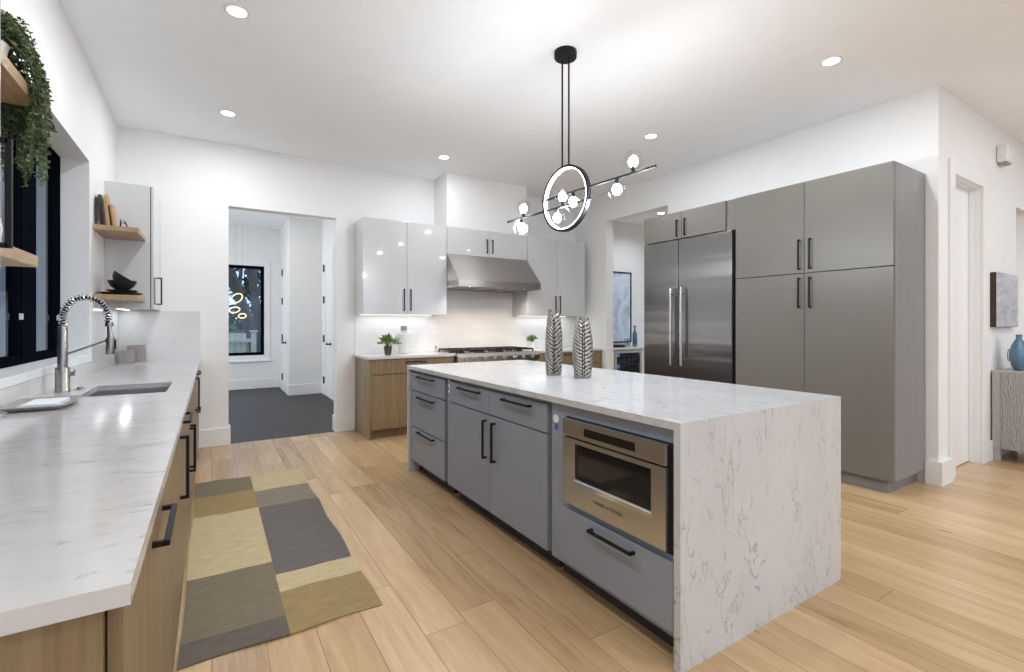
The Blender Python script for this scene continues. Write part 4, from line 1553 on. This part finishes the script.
FI = Face(1.463, 'y', -1)
ID = 0.60
ITOP = 0.882
ic1 = cabinet('island_cabinet', 'grey three-drawer cabinet at the far end of the island', FI, 3.262, 3.972, 0.1, ITOP, ID,
        [('drawer', 3.262, 3.970, 0.707, 0.862, ('h', 3.613, 0.834, 0.33)), ('drawer', 3.262, 3.970, 0.398, 0.703, ('h', 3.613, 0.664, 0.33)), ('drawer', 3.262, 3.970, 0.104, 0.394, ('h', 3.613, 0.372, 0.33))],
        MAT['gray'], group='grey cabinets of the island', toe_mat=MAT['toe'])
bm = bmesh.new()
FI.box(bm, 3.166, 3.214, -ID, -0.004, 0.1, ITOP, 0.001)
side_filler_bm = bm
bm = bmesh.new()
FI.box(bm, 3.216, 3.260, -ID, -0.14, 0.1, ITOP, 0)
obj('shadow_gap', bm, MAT['black_gap'], ic1)
ic2 = cabinet('island_cabinet', 'grey cabinet with two drawers over two doors in the middle of the island', FI, 1.978, 3.164, 0.1, ITOP, ID,
        [('drawer', 2.582, 3.162, 0.711, 0.862, ('h', 2.852, 0.832, 0.30)), ('drawer', 1.982, 2.580, 0.711, 0.862, ('h', 2.266, 0.832, 0.285)),
         ('door', 2.582, 3.162, 0.104, 0.707, ('v', 2.628, 0.552, 0.242)), ('door', 1.982, 2.580, 0.104, 0.707, ('v', 2.517, 0.552, 0.242))],
        MAT['gray'], group='grey cabinets of the island', toe_mat=MAT['toe'])
obj('filler_panel', side_filler_bm, MAT['gray'], ic2)
# microwave housing: frame around the oven, a drawer below
mh = thing('island_cabinet', 'grey microwave housing with one deep drawer at the near end of the island', 'cabinet', (1.7, 1.57, 0), 'grey cabinets of the island')
bm = bmesh.new()
cells(bm, [1.463 + 0.004, 1.463 + 0.45, 1.463 + ID], [1.1725, 1.186, 1.832, 1.948], [0.1, 0.404, 0.828, ITOP], lambda i, j, k: not (i == 0 and j == 1 and k == 1))
obj('carcass', bm, MAT['gray'], mh)
bm = bmesh.new()
FI.box(bm, 1.1725, 1.948, -ID, -0.08, 0, 0.0995, 0)
obj('toe_kick', bm, MAT['toe'], mh)
bm = bmesh.new()
FI.box(bm, 1.178, 1.842, -0.003, 0.017, 0.128, 0.388, 0.0015)
dd = obj('drawer', bm, MAT['gray'], mh)
pull(Face(1.463 - 0.017, 'y', -1), dd, 'h', 1.494, 0.352, 0.262)
bm = bmesh.new()
FI.box(bm, 1.950, 1.976, -ID, -0.14, 0.1, ITOP, 0)
obj('shadow_gap', bm, MAT['black_gap'], mh)
bm = bmesh.new()
bx(bm, 2.08, IX1 - 0.03, IY0 + th + 0.001, IY1 - th - 0.001, 0, 0.8835, 0.001)
tag(obj('back_panel', bm, MAT['gray']), 'plain grey seating side of the island under the quartz top', 'panel')

mw_ = thing('microwave', 'stainless steel drawer microwave built into the near end of the island', 'microwave', (1.6, 1.51, 0.408))
FM = Face(1.448, 'y', -1)
bm = bmesh.new()
FM.box(bm, 1.190, 1.828, -0.40, -0.0125, 0.408, 0.825, 0.001)
obj('body', bm, MAT['black_gap'], mw_)
bm = bmesh.new()
FM.box(bm, 1.202, 1.819, -0.012, 0.012, 0.743, 0.823, 0.002)
cp = obj('control_panel', bm, MAT['mw_steel'], mw_)
bm = bmesh.new()
FM.box(bm, 1.356, 1.665, 0.0122, 0.0135, 0.763, 0.799, 0.0005)
obj('display', bm, MAT['dark_glass'], cp)
bm = bmesh.new()
cells(bm, [1.448 - 0.012, 1.448 + 0.012], [1.202, 1.273, 1.729, 1.819], [0.424, 0.543, 0.716, 0.736], lambda i, j, k: not (j == 1 and k == 1))
bmesh.ops.bevel(bm, geom=[e for e in bm.edges if e.calc_face_angle(0) > 1.0], offset=0.0018, segments=1, affect='EDGES')
dd = obj('door', bm, MAT['mw_steel'], mw_)
bm = bmesh.new()
FM.box(bm, 1.2735, 1.7285, -0.011, 0.004, 0.5435, 0.7155, 0.0008)
gl = obj('window_glass', bm, MAT['dark_glass'], dd)
bm = bmesh.new()
prism(bm, [(1.448 - 0.0135, 0.526), (1.448 - 0.0135, 0.543), (1.448 - 0.004, 0.549), (1.448 - 0.002, 0.543)], 'y', 1.268, 1.734)
obj('ledge', bm, MAT['bright_chrome'], dd)
tc = bpy.data.curves.new('lettering', 'FONT')
tc.body = 'FISHER & PAYKEL'
tc.align_x, tc.align_y = 'CENTER', 'CENTER'
tc.size = 0.0215
tc.space_character = 1.12
tc.extrude = 0.0004
to = bpy.data.objects.new('lettering_curve', tc)
C.objects.link(to)
bpy.context.view_layer.update()
me = bpy.data.meshes.new_from_object(to.evaluated_get(bpy.context.evaluated_depsgraph_get()))
bpy.data.objects.remove(to)
me.name = 'lettering'
me.transform(Matrix.Translation(Vector((1.448 - 0.0126, 1.511, 0.485)) - world_loc(dd)) @ Matrix.Rotation(-PI / 2, 4, 'Z') @ Matrix.Rotation(PI / 2, 4, 'X'))
me.materials.clear()
me.materials.append(MAT['bronze'])
lt = bpy.data.objects.new('lettering', me)
C.objects.link(lt)
lt.parent = dd

# stickers
st = thing('sticker', 'round white sticker with a blue tab beside the microwave', 'sticker', (1.463, 1.91, 0.78))
bm = bmesh.new()
cyl(bm, (1.4667, 1.912, 0.800), (1.4655, 1.912, 0.800), 0.0215, seg=28)
obj('disc', bm, MAT['sticker_white'], st)
bm = bmesh.new()
bx(bm, 1.4655, 1.4667, 1.896, 1.920, 0.745, 0.777, 0.0003)
obj('tab', bm, MAT['sticker_blue'], st)
st = thing('sticker', 'small oblong white and blue sticker on the filler by the island drawers', 'sticker', (1.467, 3.19, 0.80))
bm = bmesh.new()
bx(bm, 1.4652, 1.4667, 3.180, 3.208, 0.772, 0.834, 0.0004)
obj('label_card', bm, MAT['sticker_white'], st)
bm = bmesh.new()
bx(bm, 1.4646, 1.4651, 3.186, 3.202, 0.79, 0.815, 0.0001)
obj('print', bm, MAT['sticker_blue'], st)


# silver feather vases on the island
def groove_mat():
    m, nt, nodes, b = new_mat('antique_silver')
    at = nodes.new('ShaderNodeAttribute')
    at.attribute_name = 'groove'
    nt.links.new(ramp(nt, at.outputs['Fac'], [(0.25, (0.05, 0.045, 0.04)), (0.75, (0.43, 0.41, 0.38))]), b.inputs['Base Color'])
    b.inputs['Metallic'].default_value = 0.75
    b.inputs['Roughness'].default_value = 0.30
    return m


MAT['antique'] = groove_mat()


def feather_vase(label, cx, cy, height, prof, horn, rot, ph):
    """carved leaf vase: slanting feather ribs run up both sides of a midrib, the rim rises to two tips"""
    bm = bmesh.new()
    NA, NZ = 176, 150
    lay = bm.verts.layers.float.new('groove')

    def R(u):
        for (u0, r0), (u1, r1) in zip(prof[:-1], prof[1:]):
            if u <= u1:
                t_ = (u - u0) / (u1 - u0)
                t_ = t_ * t_ * (3 - 2 * t_)
                return r0 + (r1 - r0) * t_
        return prof[-1][1]

    def rim(a):
        # two tips on opposite sides, a notch between them
        c = min(1.0, abs(math.cos(a)) * 2.0) ** 0.8
        return height * (1 - horn * (1 - c) - 0.02 * (math.cos(a) > 0) * c) + 0.003 * math.sin(11 * a + ph)
    rows = []
    for j in range(NZ + 1):
        r_ = []
        for i in range(NA):
            a = 2 * PI * i / NA
            z = rim(a) * j / NZ
            u = z / height
            # midrib at a = -pi/2 side (front) and the back; ribs climb away from it
            front = (a + PI / 2 + PI) % (2 * PI) - PI
            side = abs(front) if abs(front) < PI / 2 else PI - abs(front)
            s_ = side - 0.10
            left = front < 0
            wob = 0.9 * math.sin(3 * a + ph) + 0.7 * math.sin(13 * u + 5 * a + ph) + 0.45 * math.sin(31 * u - 7 * a)
            wavev = math.sin(2 * PI * (u * (15.0 + (3.5 if left else 0)) - (1.5 if left else 1.0) * side ** 1.2) + wob + ph + (1.9 if left else 0))
            g_ = 0.5 + 0.5 * math.tanh(1.8 * (wavev + 0.35 + 0.3 * math.sin(23 * u + 9 * a)))
            g_ *= min(1, max(0.0, abs(s_) / 0.10))
            if u < 0.03:
                g_ = 0.6
            rr = R(u) * (1 + 0.045 * math.sin(2 * a + 3 * u)) - 0.0036 * (1 - g_)
            v_ = bm.verts.new((cx + rr * math.cos(a + rot), cy + rr * 0.86 * math.sin(a + rot), 0.9145 + z))
            v_[lay] = g_
            r_.append(v_)
        rows.append(r_)
    for j in range(NZ):
        for i in range(NA):
            i2 = (i + 1) % NA
            bm.faces.new((rows[j][i], rows[j][i2], rows[j + 1][i2], rows[j + 1][i]))
    bm.faces.new(rows[0][::-1])
    # inner wall down to a floor
    inner = []
    for q in range(5):
        r_ = []
        for i in range(NA):
            a = 2 * PI * i / NA
            z = rim(a) * (1 - 0.22 * q) - (0.0 if q else 0.0)
            rr = R(z / height) * (0.90 if q == 0 else 0.84)
            v_ = bm.verts.new((cx + rr * math.cos(a + rot), cy + rr * 0.86 * math.sin(a + rot), 0.9145 + z))
            v_[lay] = 0.3
            r_.append(v_)
        inner.append(r_)
    prev = rows[-1]
    for r_ in inner:
        for i in range(NA):
            i2 = (i + 1) % NA
            bm.faces.new((prev[i], prev[i2], r_[i2], r_[i]))
        prev = r_
    bm.faces.new(prev)
    return tag(obj('feather_vase', bm, MAT['antique'], smooth=True, angle=1.2), label, 'vase', 'silver vases on the island')


VR = -0.5621
feather_vase('taller silver feather-carved vase, left of the two on the island', 2.055, 2.705, 0.462,
             [(0, 0.056), (0.06, 0.060), (0.35, 0.063), (0.62, 0.060), (0.82, 0.052), (1.0, 0.042)], 0.16, VR, 0.3)
feather_vase('shorter wider silver feather-carved vase, right of the two on the island', 2.105, 2.452, 0.405,
             [(0, 0.056), (0.05, 0.061), (0.35, 0.071), (0.60, 0.067), (0.82, 0.055), (1.0, 0.040)], 0.10, VR, 1.7)

# ------------------------------------------------------------------ pendant over the island
PCX, PCY = 2.085, 2.611
TH = 0.085
dirv = Vector((-math.sin(TH), math.cos(TH), 0))
nrmv = Vector((math.cos(TH), math.sin(TH), 0))
pd = thing('pendant_light', 'black linear pendant with a glowing ring and glass globes over the island', 'pendant light', (PCX, PCY, CEIL))
bm = bmesh.new()
lathe(bm, [(0, -0.0005), (0.078, -0.0005), (0.078, -0.040), (0.074, -0.046), (0, -0.046)], (PCX, PCY, CEIL), 40)
obj('canopy', bm, MAT['black'], pd, smooth=True)
ctr = Vector((PCX, PCY, 2.147))
for s_ in (-1, 1):
    p = Vector((PCX, PCY, 0)) + dirv * (0.033 * s_)
    bm = bmesh.new()
    zt = 2.147 + math.sqrt(0.225 ** 2 - 0.033 ** 2)
    cyl(bm, (p.x, p.y, CEIL - 0.045), (p.x, p.y, zt + 0.006), 0.0062, seg=12)
    obj('rod', bm, MAT['black'], pd, smooth=True)


def ring_mesh(r0, r1, n0, n1):
    bm = bmesh.new()
    N = 96
    rows = []
    for k in range(N):
        a = 2 * PI * k / N
        e = dirv * math.cos(a) + Vector((0, 0, 1)) * math.sin(a)
        rows.append([bm.verts.new(ctr + e * r + nrmv * n) for (r, n) in ((r0, n0), (r1, n0), (r1, n1), (r0, n1))])
    for k in range(N):
        A, B = rows[k], rows[(k + 1) % N]
        for q in range(4):
            bm.faces.new((A[q], A[(q + 1) % 4], B[(q + 1) % 4], B[q]))
    return bm


obj('ring', ring_mesh(0.2135, 0.229, -0.015, 0.015), MAT['black'], pd, smooth=True)
obj('led_band', ring_mesh(0.2055, 0.213, -0.0135, 0.0135), MAT['led'], pd, smooth=True)

def bar(t0, t1, z):
    bm = bmesh.new()
    a = Vector((PCX, PCY, z)) + dirv * t0
    b = Vector((PCX, PCY, z)) + dirv * t1
    cyl(bm, a, b, 0.0085, seg=14)
    return obj('bar', bm, MAT['black'], pd, smooth=True)


ZL, ZU = 2.098, 2.178
bar(-0.245, 0.675, ZL)
bar(-0.745, 0.245, ZU)


def globe(t, zbar, up, r=0.056):
    c = Vector((PCX, PCY, zbar)) + dirv * t + Vector((0, 0, up * (0.0105 + r + 0.012)))
    bm = bmesh.new()
    cyl(bm, c - Vector((0, 0, up * (r + 0.012))), c - Vector((0, 0, up * (r - 0.014))), 0.013, 0.011, seg=18)
    hld = obj('lamp_holder', bm, MAT['black'], pd, smooth=True)
    bm = bmesh.new()
    sphere(bm, c, r, 32, 20)
    obj('globe', bm, MAT['globe_glass'], hld, smooth=True)
    bm = bmesh.new()
    sphere(bm, c - Vector((0, 0, up * 0.010)), 0.029, 18, 12, (1, 1, 1.15))
    obj('bulb', bm, MAT['bulb'], hld, smooth=True)


for (t_, zb, up) in ((0.47, ZL, 1), (0.50, ZL, -1), (0.03, ZL, 1), (0.085, ZL, -1), (-0.075, ZU, -1), (-0.46, ZU, -1), (-0.585, ZU, 1)):
    globe(t_, zb, up)
for t_ in (0.56, 0.05, -0.25, -0.6):
    p = Vector((PCX, PCY, 2.14)) + dirv * t_
    d = bpy.data.lights.new('pendant_bulb', 'POINT')
    d.energy = 11.5
    d.color = WARM
    d.shadow_soft_size = 0.05
    o = bpy.data.objects.new('pendant_bulb', d)
    C.objects.link(o)
    o.location = p + Vector((0, 0, -0.09 if t_ > -0.3 else -0.10)) + nrmv * 0.0

# ------------------------------------------------------------------ ceiling lights
LAB = ['recessed ceiling light nearest the camera on the left side', 'recessed ceiling light deeper in on the left, toward the doorway',
       'recessed ceiling light near the back wall over the range', 'recessed ceiling light just right of the pendant, above the fridge',
       'recessed ceiling light at the right in front of the tall pantry cabinet']


def downlight(label, x, y, z, group='recessed lights in the kitchen ceiling'):
    t = thing('ceiling_light', label, 'ceiling light', (x, y, z), group)
    bm = bmesh.new()
    lathe(bm, [(0.052, -0.0005), (0.072, -0.0005), (0.072, -0.004), (0.066, -0.008), (0.052, -0.006)], (x, y, z), 40)
    obj('trim_ring', bm, MAT['trim'], t, smooth=True)
    bm = bmesh.new()
    cyl(bm, (x, y, z - 0.0005), (x, y, z - 0.0045), 0.0515, seg=40)
    obj('lens', bm, MAT['lens'], t)


for (x, y), lab in zip(SEEN_LIGHTS, LAB):
    downlight(lab, x, y, CEIL)
downlight('recessed ceiling light in the mudroom beyond the doorway', 0.417, 8.57, CEIL, None)
downlight('recessed ceiling light in the pantry seen over the fridge cabinet', 5.754, 4.904, 2.95, None)

# ------------------------------------------------------------------ rug
rgm = bmesh.new()
RX_0, RX_1, RY0, RY1 = -0.105, 0.652, 2.142, 4.535
CS = 0.270
left_b = [2.142, 2.285, 2.84, 3.72, 4.15, 4.60]
right_b = [2.142, 2.50, 2.675, 3.70, 4.09, 4.60]
left_c = [1, 0, 2, 3, 0]
right_c = [3, 2, 4, 5, 2]
NXr, NYr = 44, 130
rows = []


def wr(x, y):
    return 0.0018 * math.sin(31 * y + 5 * x) * math.sin(7 * x + 2) + 0.0014 * math.sin(57 * y - 9 * x + 1.3) + 0.0012 * math.sin(90 * y + 23 * x)


for jj in range(NYr + 1):
    r_ = []
    for ii in range(NXr + 1):
        x = RX_0 + (RX_1 - RX_0) * ii / NXr
        y = RY0 + (RY1 - RY0) * jj / NYr
        ex = 0.006 * math.sin(9 * y) * (1 if ii == NXr else 0) + 0.004 * math.sin(5 * y + 1) * (1 if ii == 0 else 0)
        ey = 0.008 * math.sin(13 * x + 1) * (1 if jj in (0, NYr) else 0) - 0.03 * (x - RX_0) * (1 if jj == NYr else 0)
        r_.append(rgm.verts.new((x + ex, y + ey, 0.0075 + wr(x, y))))
    rows.append(r_)
for jj in range(NYr):
    for ii in range(NXr):
        f_ = rgm.faces.new((rows[jj][ii], rows[jj][ii + 1], rows[jj + 1][ii + 1], rows[jj + 1][ii]))
        x = RX_0 + (RX_1 - RX_0) * (ii + .5) / NXr
        y = RY0 + (RY1 - RY0) * (jj + .5) / NYr
        bnd, cl = (left_b, left_c) if x < CS else (right_b, right_c)
        for q in range(5):
            if bnd[q] <= y < bnd[q + 1]:
                f_.material_index = cl[q]
ext = bmesh.ops.extrude_face_region(rgm, geom=list(rgm.faces))
vs = [g_ for g_ in ext['geom'] if isinstance(g_, bmesh.types.BMVert)]
for v_ in vs:
    v_.co.z = v_.co.z + 0.0   # the copied sheet stays on top
low = [v_ for v_ in rgm.verts if v_ not in set(vs)]
for v_ in low:
    v_.co.z = 0.0012


def weave(name, col):
    m, nt, nodes, b = new_mat(name)
    v = coords(nt, (1, 1, 1))
    wv = nodes.new('ShaderNodeTexWave')
    wv.bands_direction = 'Y'
    wv.inputs['Scale'].default_value = 70
    wv.inputs['Distortion'].default_value = 1.5
    nt.links.new(v, wv.inputs[0])
    n1 = noise(nt, coords(nt, (3, 14, 1)), 4, 5, 0.7)
    n2 = noise(nt, coords(nt, (90, 220, 1)), 1, 2)
    f_ = math_node(nt, 'ADD', math_node(nt, 'MULTIPLY', n1, 0.7), math_node(nt, 'MULTIPLY', n2, 0.3))
    nt.links.new(ramp(nt, f_, [(0.3, tuple(c * 0.74 for c in col)), (0.7, tuple(min(1, c * 1.2) for c in col))]), b.inputs['Base Color'])
    b.inputs['Roughness'].default_value = 0.95
    b.inputs['Specular IOR Level'].default_value = 0.1
    n3 = noise(nt, coords(nt, (2.2, 6.5, 1)), 2.0, 3, 0.5, 0.8)
    bump(nt, math_node(nt, 'ADD', math_node(nt, 'MULTIPLY', wv.outputs['Fac'], 0.15), math_node(nt, 'ADD', math_node(nt, 'MULTIPLY', n1, 0.6), math_node(nt, 'MULTIPLY', n3, 1.6))), 0.75, 0.012, b)
    return m


rug_m = [weave('rug_' + n_, c_) for n_, c_ in (('grey', (0.235, 0.195, 0.135)), ('charcoal', (0.165, 0.142, 0.115)), ('cream', (0.60, 0.48, 0.29)),
                                               ('tan', (0.36, 0.26, 0.125)), ('slate', (0.175, 0.157, 0.145)), ('stone', (0.27, 0.235, 0.185)))]
tag(obj('rug', rgm, rug_m, smooth=True), 'patchwork runner rug in cream, tan and grey on the oak floor', 'rug')

# ------------------------------------------------------------------ pantry beyond the opening
bc = thing('beverage_cabinet', 'white pantry counter cabinet around a dark drinks fridge', 'cabinet', (5.9, 5.35, 0))
bm = bmesh.new()
cells(bm, [5.012, 5.062, 5.62, 7.2], [5.185, 5.66, 5.69], [0.0, 0.08, 0.872, 0.884], lambda i, j, k: not (i == 1 and j == 0 and k in (0, 1)))
obj('carcass', bm, MAT['trim'], bc)
bm = bmesh.new()
bx(bm, 5.012, 7.2, 5.155, 5.698, 0.8845, 0.914, 0.003)
obj('counter', bm, MAT['quartz_back'], bc)
for (a, b) in ((5.624, 6.14), (6.144, 6.66)):
    bm = bmesh.new()
    bx(bm, a, b, 5.165, 5.1845, 0.1, 0.87, 0.002)
    dd = obj('door', bm, MAT['trim'], bc)
    pull(Face(5.165, 'x', -1), dd, 'v', b - 0.05, 0.7)
wf = thing('drinks_fridge', 'dark glass drinks fridge under the pantry counter', 'fridge', (5.34, 5.3, 0.08))
bm = bmesh.new()
cells(bm, [5.064, 5.084, 5.596, 5.616], [5.205, 5.62, 5.65], [0.0, 0.10, 0.85, 0.868], lambda i, j, k: not (i == 1 and j == 0 and k == 1))
obj('body', bm, MAT['black'], wf)
bm = bmesh.new()
cells(bm, [5.064, 5.10, 5.582, 5.616], [5.167, 5.203], [0.10, 0.135, 0.835, 0.868], lambda i, j, k: not (i == 1 and k == 1))
dd = obj('door', bm, MAT['steel'], wf)
bm = bmesh.new()
bx(bm, 5.1005, 5.5815, 5.180, 5.188, 0.1355, 0.8345)
obj('door_glass', bm, MAT['clear_glass'], dd)
bm = bmesh.new()
bx(bm, 5.10, 5.58, 5.59, 5.605, 0.45, 0.82)
obj('interior_light', bm, MAT['blue_light'], wf)
for z in (0.30, 0.48, 0.66):
    bm = bmesh.new()
    bx(bm, 5.09, 5.59, 5.22, 5.58, z, z + 0.012, 0.002)
    for k in range(5):
        cyl(bm, (5.14 + 0.1 * k, 5.25, z + 0.05), (5.14 + 0.1 * k, 5.50, z + 0.05), 0.038, seg=14)
    obj('bottle_rack', bm, MAT['black'], wf)


def abstract(name, c0, c1, c2, scale, stretch):
    m, nt, nodes, b = new_mat(name)
    n1 = noise(nt, coords(nt, stretch), scale, 8, 0.65, 1.2)
    nt.links.new(ramp(nt, n1, [(0.35, c0), (0.5, c1), (0.66, c2)]), b.inputs['Base Color'])
    b.inputs['Roughness'].default_value = 0.6
    return m


MAT['art_blue'] = abstract('pantry_art', (0.36, 0.43, 0.55), (0.58, 0.65, 0.74), (0.82, 0.86, 0.90), 3.0, (1.2, 1, 0.7))
MAT['art_grey'] = abstract('hall_art', (0.33, 0.35, 0.42), (0.47, 0.48, 0.53), (0.62, 0.62, 0.64), 2.5, (1, 1, 3))
ap = thing('wall_art', 'thin black framed pale blue abstract print on the pantry wall', 'picture', (5.66, 5.70, 0.95))
AX0, AX1, AZ0, AZ1 = 5.36, 5.925, 0.965, 2.125
bm = bmesh.new()
cells(bm, [AX0, AX0 + 0.018, AX1 - 0.018, AX1], [5.665, 5.6985], [AZ0, AZ0 + 0.018, AZ1 - 0.018, AZ1], lambda i, j, k: not (i == 1 and k == 1))
obj('frame', bm, MAT['black'], ap)
bm = bmesh.new()
bx(bm, AX0 + 0.0182, AX1 - 0.0182, 5.68, 5.697, AZ0 + 0.0182, AZ1 - 0.0182)
obj('print', bm, MAT['art_blue'], ap)

bm = bmesh.new()
lathe(bm, [(0, 0), (0.10, 0), (0.115, 0.03), (0.11, 0.032), (0.095, 0.006), (0, 0.006)], (5.36, 5.40, 0.9145), 36)
tag(obj('bowl', bm, MAT['black_ceramic'], smooth=True), 'low dark bowl on the pantry counter', 'bowl')
for (x, y, lab) in ((5.50, 5.36, 'drinking glass on the pantry counter, nearest the dark bowl'), (5.585, 5.40, 'middle drinking glass on the pantry counter'), (5.655, 5.33, 'drinking glass on the pantry counter beside the bottle')):
    bm = bmesh.new()
    lathe(bm, [(0, 0), (0.030, 0), (0.037, 0.13), (0.0345, 0.13), (0.028, 0.01), (0, 0.01)], (x, y, 0.9145), 28)
    tag(obj('drinking_glass', bm, MAT['clear_glass'], smooth=True), lab, 'glass', 'glasses on the pantry counter')
bt = thing('bottle', 'tall dark green bottle on the pantry counter beside the fridge edge', 'bottle', (5.74, 5.42, 0.9145))
bm = bmesh.new()
lathe(bm, [(0, 0), (0.037, 0), (0.038, 0.005), (0.038, 0.19), (0.03, 0.22), (0.014, 0.25), (0.014, 0.30), (0, 0.30)], (5.74, 5.42, 0.9145), 28)
obj('body', bm, MAT['blue_glass'], bt, smooth=True)
bm = bmesh.new()
lathe(bm, [(0, 0.301), (0.0145, 0.301), (0.0155, 0.304), (0.0155, 0.33), (0, 0.332)], (5.74, 5.42, 0.9145), 20)
obj('stopper', bm, MAT['bronze'], bt, smooth=True)

# ------------------------------------------------------------------ hall on the right
cv = thing('wall_art', 'dark edged grey canvas on the hall wall over the sideboard', 'picture', (6.53, YR, 1.25))
bm = bmesh.new()
bx(bm, 6.175, 6.90, YR - 0.042, YR - 0.001, 1.245, 1.758, 0.002)
obj('canvas_edge', bm, MAT['bronze'], cv)
bm = bmesh.new()
bx(bm, 6.178, 6.897, YR - 0.0445, YR - 0.0425, 1.248, 1.755, 0.0005)
obj('painted_face', bm, MAT['art_grey'], cv)


def carved_mat():
    m, nt, nodes, b = new_mat('carved_silver_wood')
    wv = nodes.new('ShaderNodeTexWave')
    wv.inputs['Scale'].default_value = 14
    wv.inputs['Distortion'].default_value = 14
    wv.inputs['Detail'].default_value = 3
    wv.bands_direction = 'Y'
    nt.links.new(coords(nt, (1, 1.5, 0.5)), wv.inputs[0])
    nt.links.new(ramp(nt, wv.outputs['Fac'], [(0.15, (0.26, 0.245, 0.235)), (0.75, (0.40, 0.385, 0.37))]), b.inputs['Base Color'])
    b.inputs['Roughness'].default_value = 0.45
    bump(nt, wv.outputs['Fac'], 0.4, 0.004, b)
    return m


MAT['carved'] = carved_mat()
sb = thing('sideboard', 'silvery carved wood sideboard against the hall wall at the right edge', 'sideboard', (6.9, 1.13, 0))
bm = bmesh.new()
bx(bm, 6.182, 7.75, 0.90, 1.385, 0.116, 0.838, 0.006)
obj('body', bm, MAT['silver'], sb)
bm = bmesh.new()
bx(bm, 6.176, 6.1815, 0.905, 1.325, 0.122, 0.832, 0.002)
obj('carved_side', bm, MAT['carved'], sb)
for k in range(3):
    bm = bmesh.new()
    bx(bm, 6.20 + 0.517 * k, 6.20 + 0.517 * k + 0.505, 0.882, 0.8995, 0.13, 0.825, 0.003)
    dd = obj('door', bm, MAT['carved'], sb)
    bm = bmesh.new()
    cyl(bm, (6.20 + 0.517 * k + 0.46, 0.8815, 0.5), (6.20 + 0.517 * k + 0.46, 0.862, 0.5), 0.010)
    obj('knob', bm, MAT['black'], dd)
for (x, y) in ((6.19, 1.33), (6.19, 0.91), (7.69, 1.33), (7.69, 0.91)):
    bm = bmesh.new()
    bx(bm, x, x + 0.05, y, y + 0.05, 0, 0.1155, 0.003)
    obj('leg', bm, MAT['silver'], sb)
bv = thing('vase', 'flat round blue glass vase on the hall sideboard', 'vase', (6.40, 1.25, 0.8385))
bm = bmesh.new()
N = 40
rows = []
for (r, z) in ((0, 0), (0.05, 0), (0.055, 0.004), (0.085, 0.05), (0.105, 0.12), (0.102, 0.18), (0.08, 0.24), (0.045, 0.285), (0.033, 0.30), (0.033, 0.325), (0.040, 0.335), (0.036, 0.335), (0.028, 0.32), (0.028, 0.30), (0, 0.28)):
    rows.append((r, z))
lathe(bm, rows, (6.40, 1.25, 0.8385), N, sx=1.0, sy=0.62)
obj('body', bm, MAT['blue_glass'], bv, smooth=True)
bm = bmesh.new()
for s_ in (1, -1):
    tube(bm, [(6.40 + 0.046 * math.cos(k * 2 * PI / 24), 1.25 + s_ * 0.0655, 0.8385 + 0.14 + 0.055 * math.sin(k * 2 * PI / 24)) for k in range(24)], 0.004, 8, closed=True)
obj('raised_ring', bm, MAT['blue_glass'], bv, smooth=True)
bm = bmesh.new()
g = bmesh.new()
bx(g, 6.50, 6.64, 1.06, 1.17, 0.8387, 0.955, 0.004)
merge(bm, g)
tag(obj('box', bm, MAT['bronze']), 'dark brown box on the hall sideboard beside the blue vase', 'box')

sd = thing('door_chime', 'white plastic chime box high on the hall wall', 'chime', (6.55, YR, 2.9))
bm = bmesh.new()
bx(bm, 6.36, 6.56, YR - 0.085, YR - 0.001, 2.82, 2.985, 0.018, 4)
obj('housing', bm, MAT['outlet'], sd)
bm = bmesh.new()
bx(bm, 6.39, 6.53, YR - 0.07, YR - 0.015, 2.806, 2.8195, 0.003)
obj('grille', bm, MAT['pewter'], sd)

# gold rings added before the mudroom window, standing in for a lamp's reflection
gl = thing('ring_reflection', 'three glowing gold rings standing in for a reflection in the mudroom window', 'reflection', (0.36, 10.2, 1.8))


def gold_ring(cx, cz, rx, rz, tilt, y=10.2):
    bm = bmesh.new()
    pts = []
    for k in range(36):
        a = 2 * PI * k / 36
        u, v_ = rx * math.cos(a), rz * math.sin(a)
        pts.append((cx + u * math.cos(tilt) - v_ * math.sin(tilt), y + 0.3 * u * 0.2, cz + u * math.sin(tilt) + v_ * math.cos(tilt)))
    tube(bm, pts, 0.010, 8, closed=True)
    obj('reflected_ring', bm, MAT['gold_reflection'], gl, smooth=True)


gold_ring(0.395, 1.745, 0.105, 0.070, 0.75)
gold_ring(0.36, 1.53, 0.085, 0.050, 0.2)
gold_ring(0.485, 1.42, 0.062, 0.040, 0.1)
bm = bmesh.new()
for (x, z) in ((0.395, 1.82), (0.36, 1.585), (0.485, 1.465)):
    cyl(bm, (x, 10.2, z), (x, 10.2, CEIL - 0.003), 0.0008, seg=6)
obj('wire', bm, MAT['black'], gl)  # added wires holding the stand-in rings
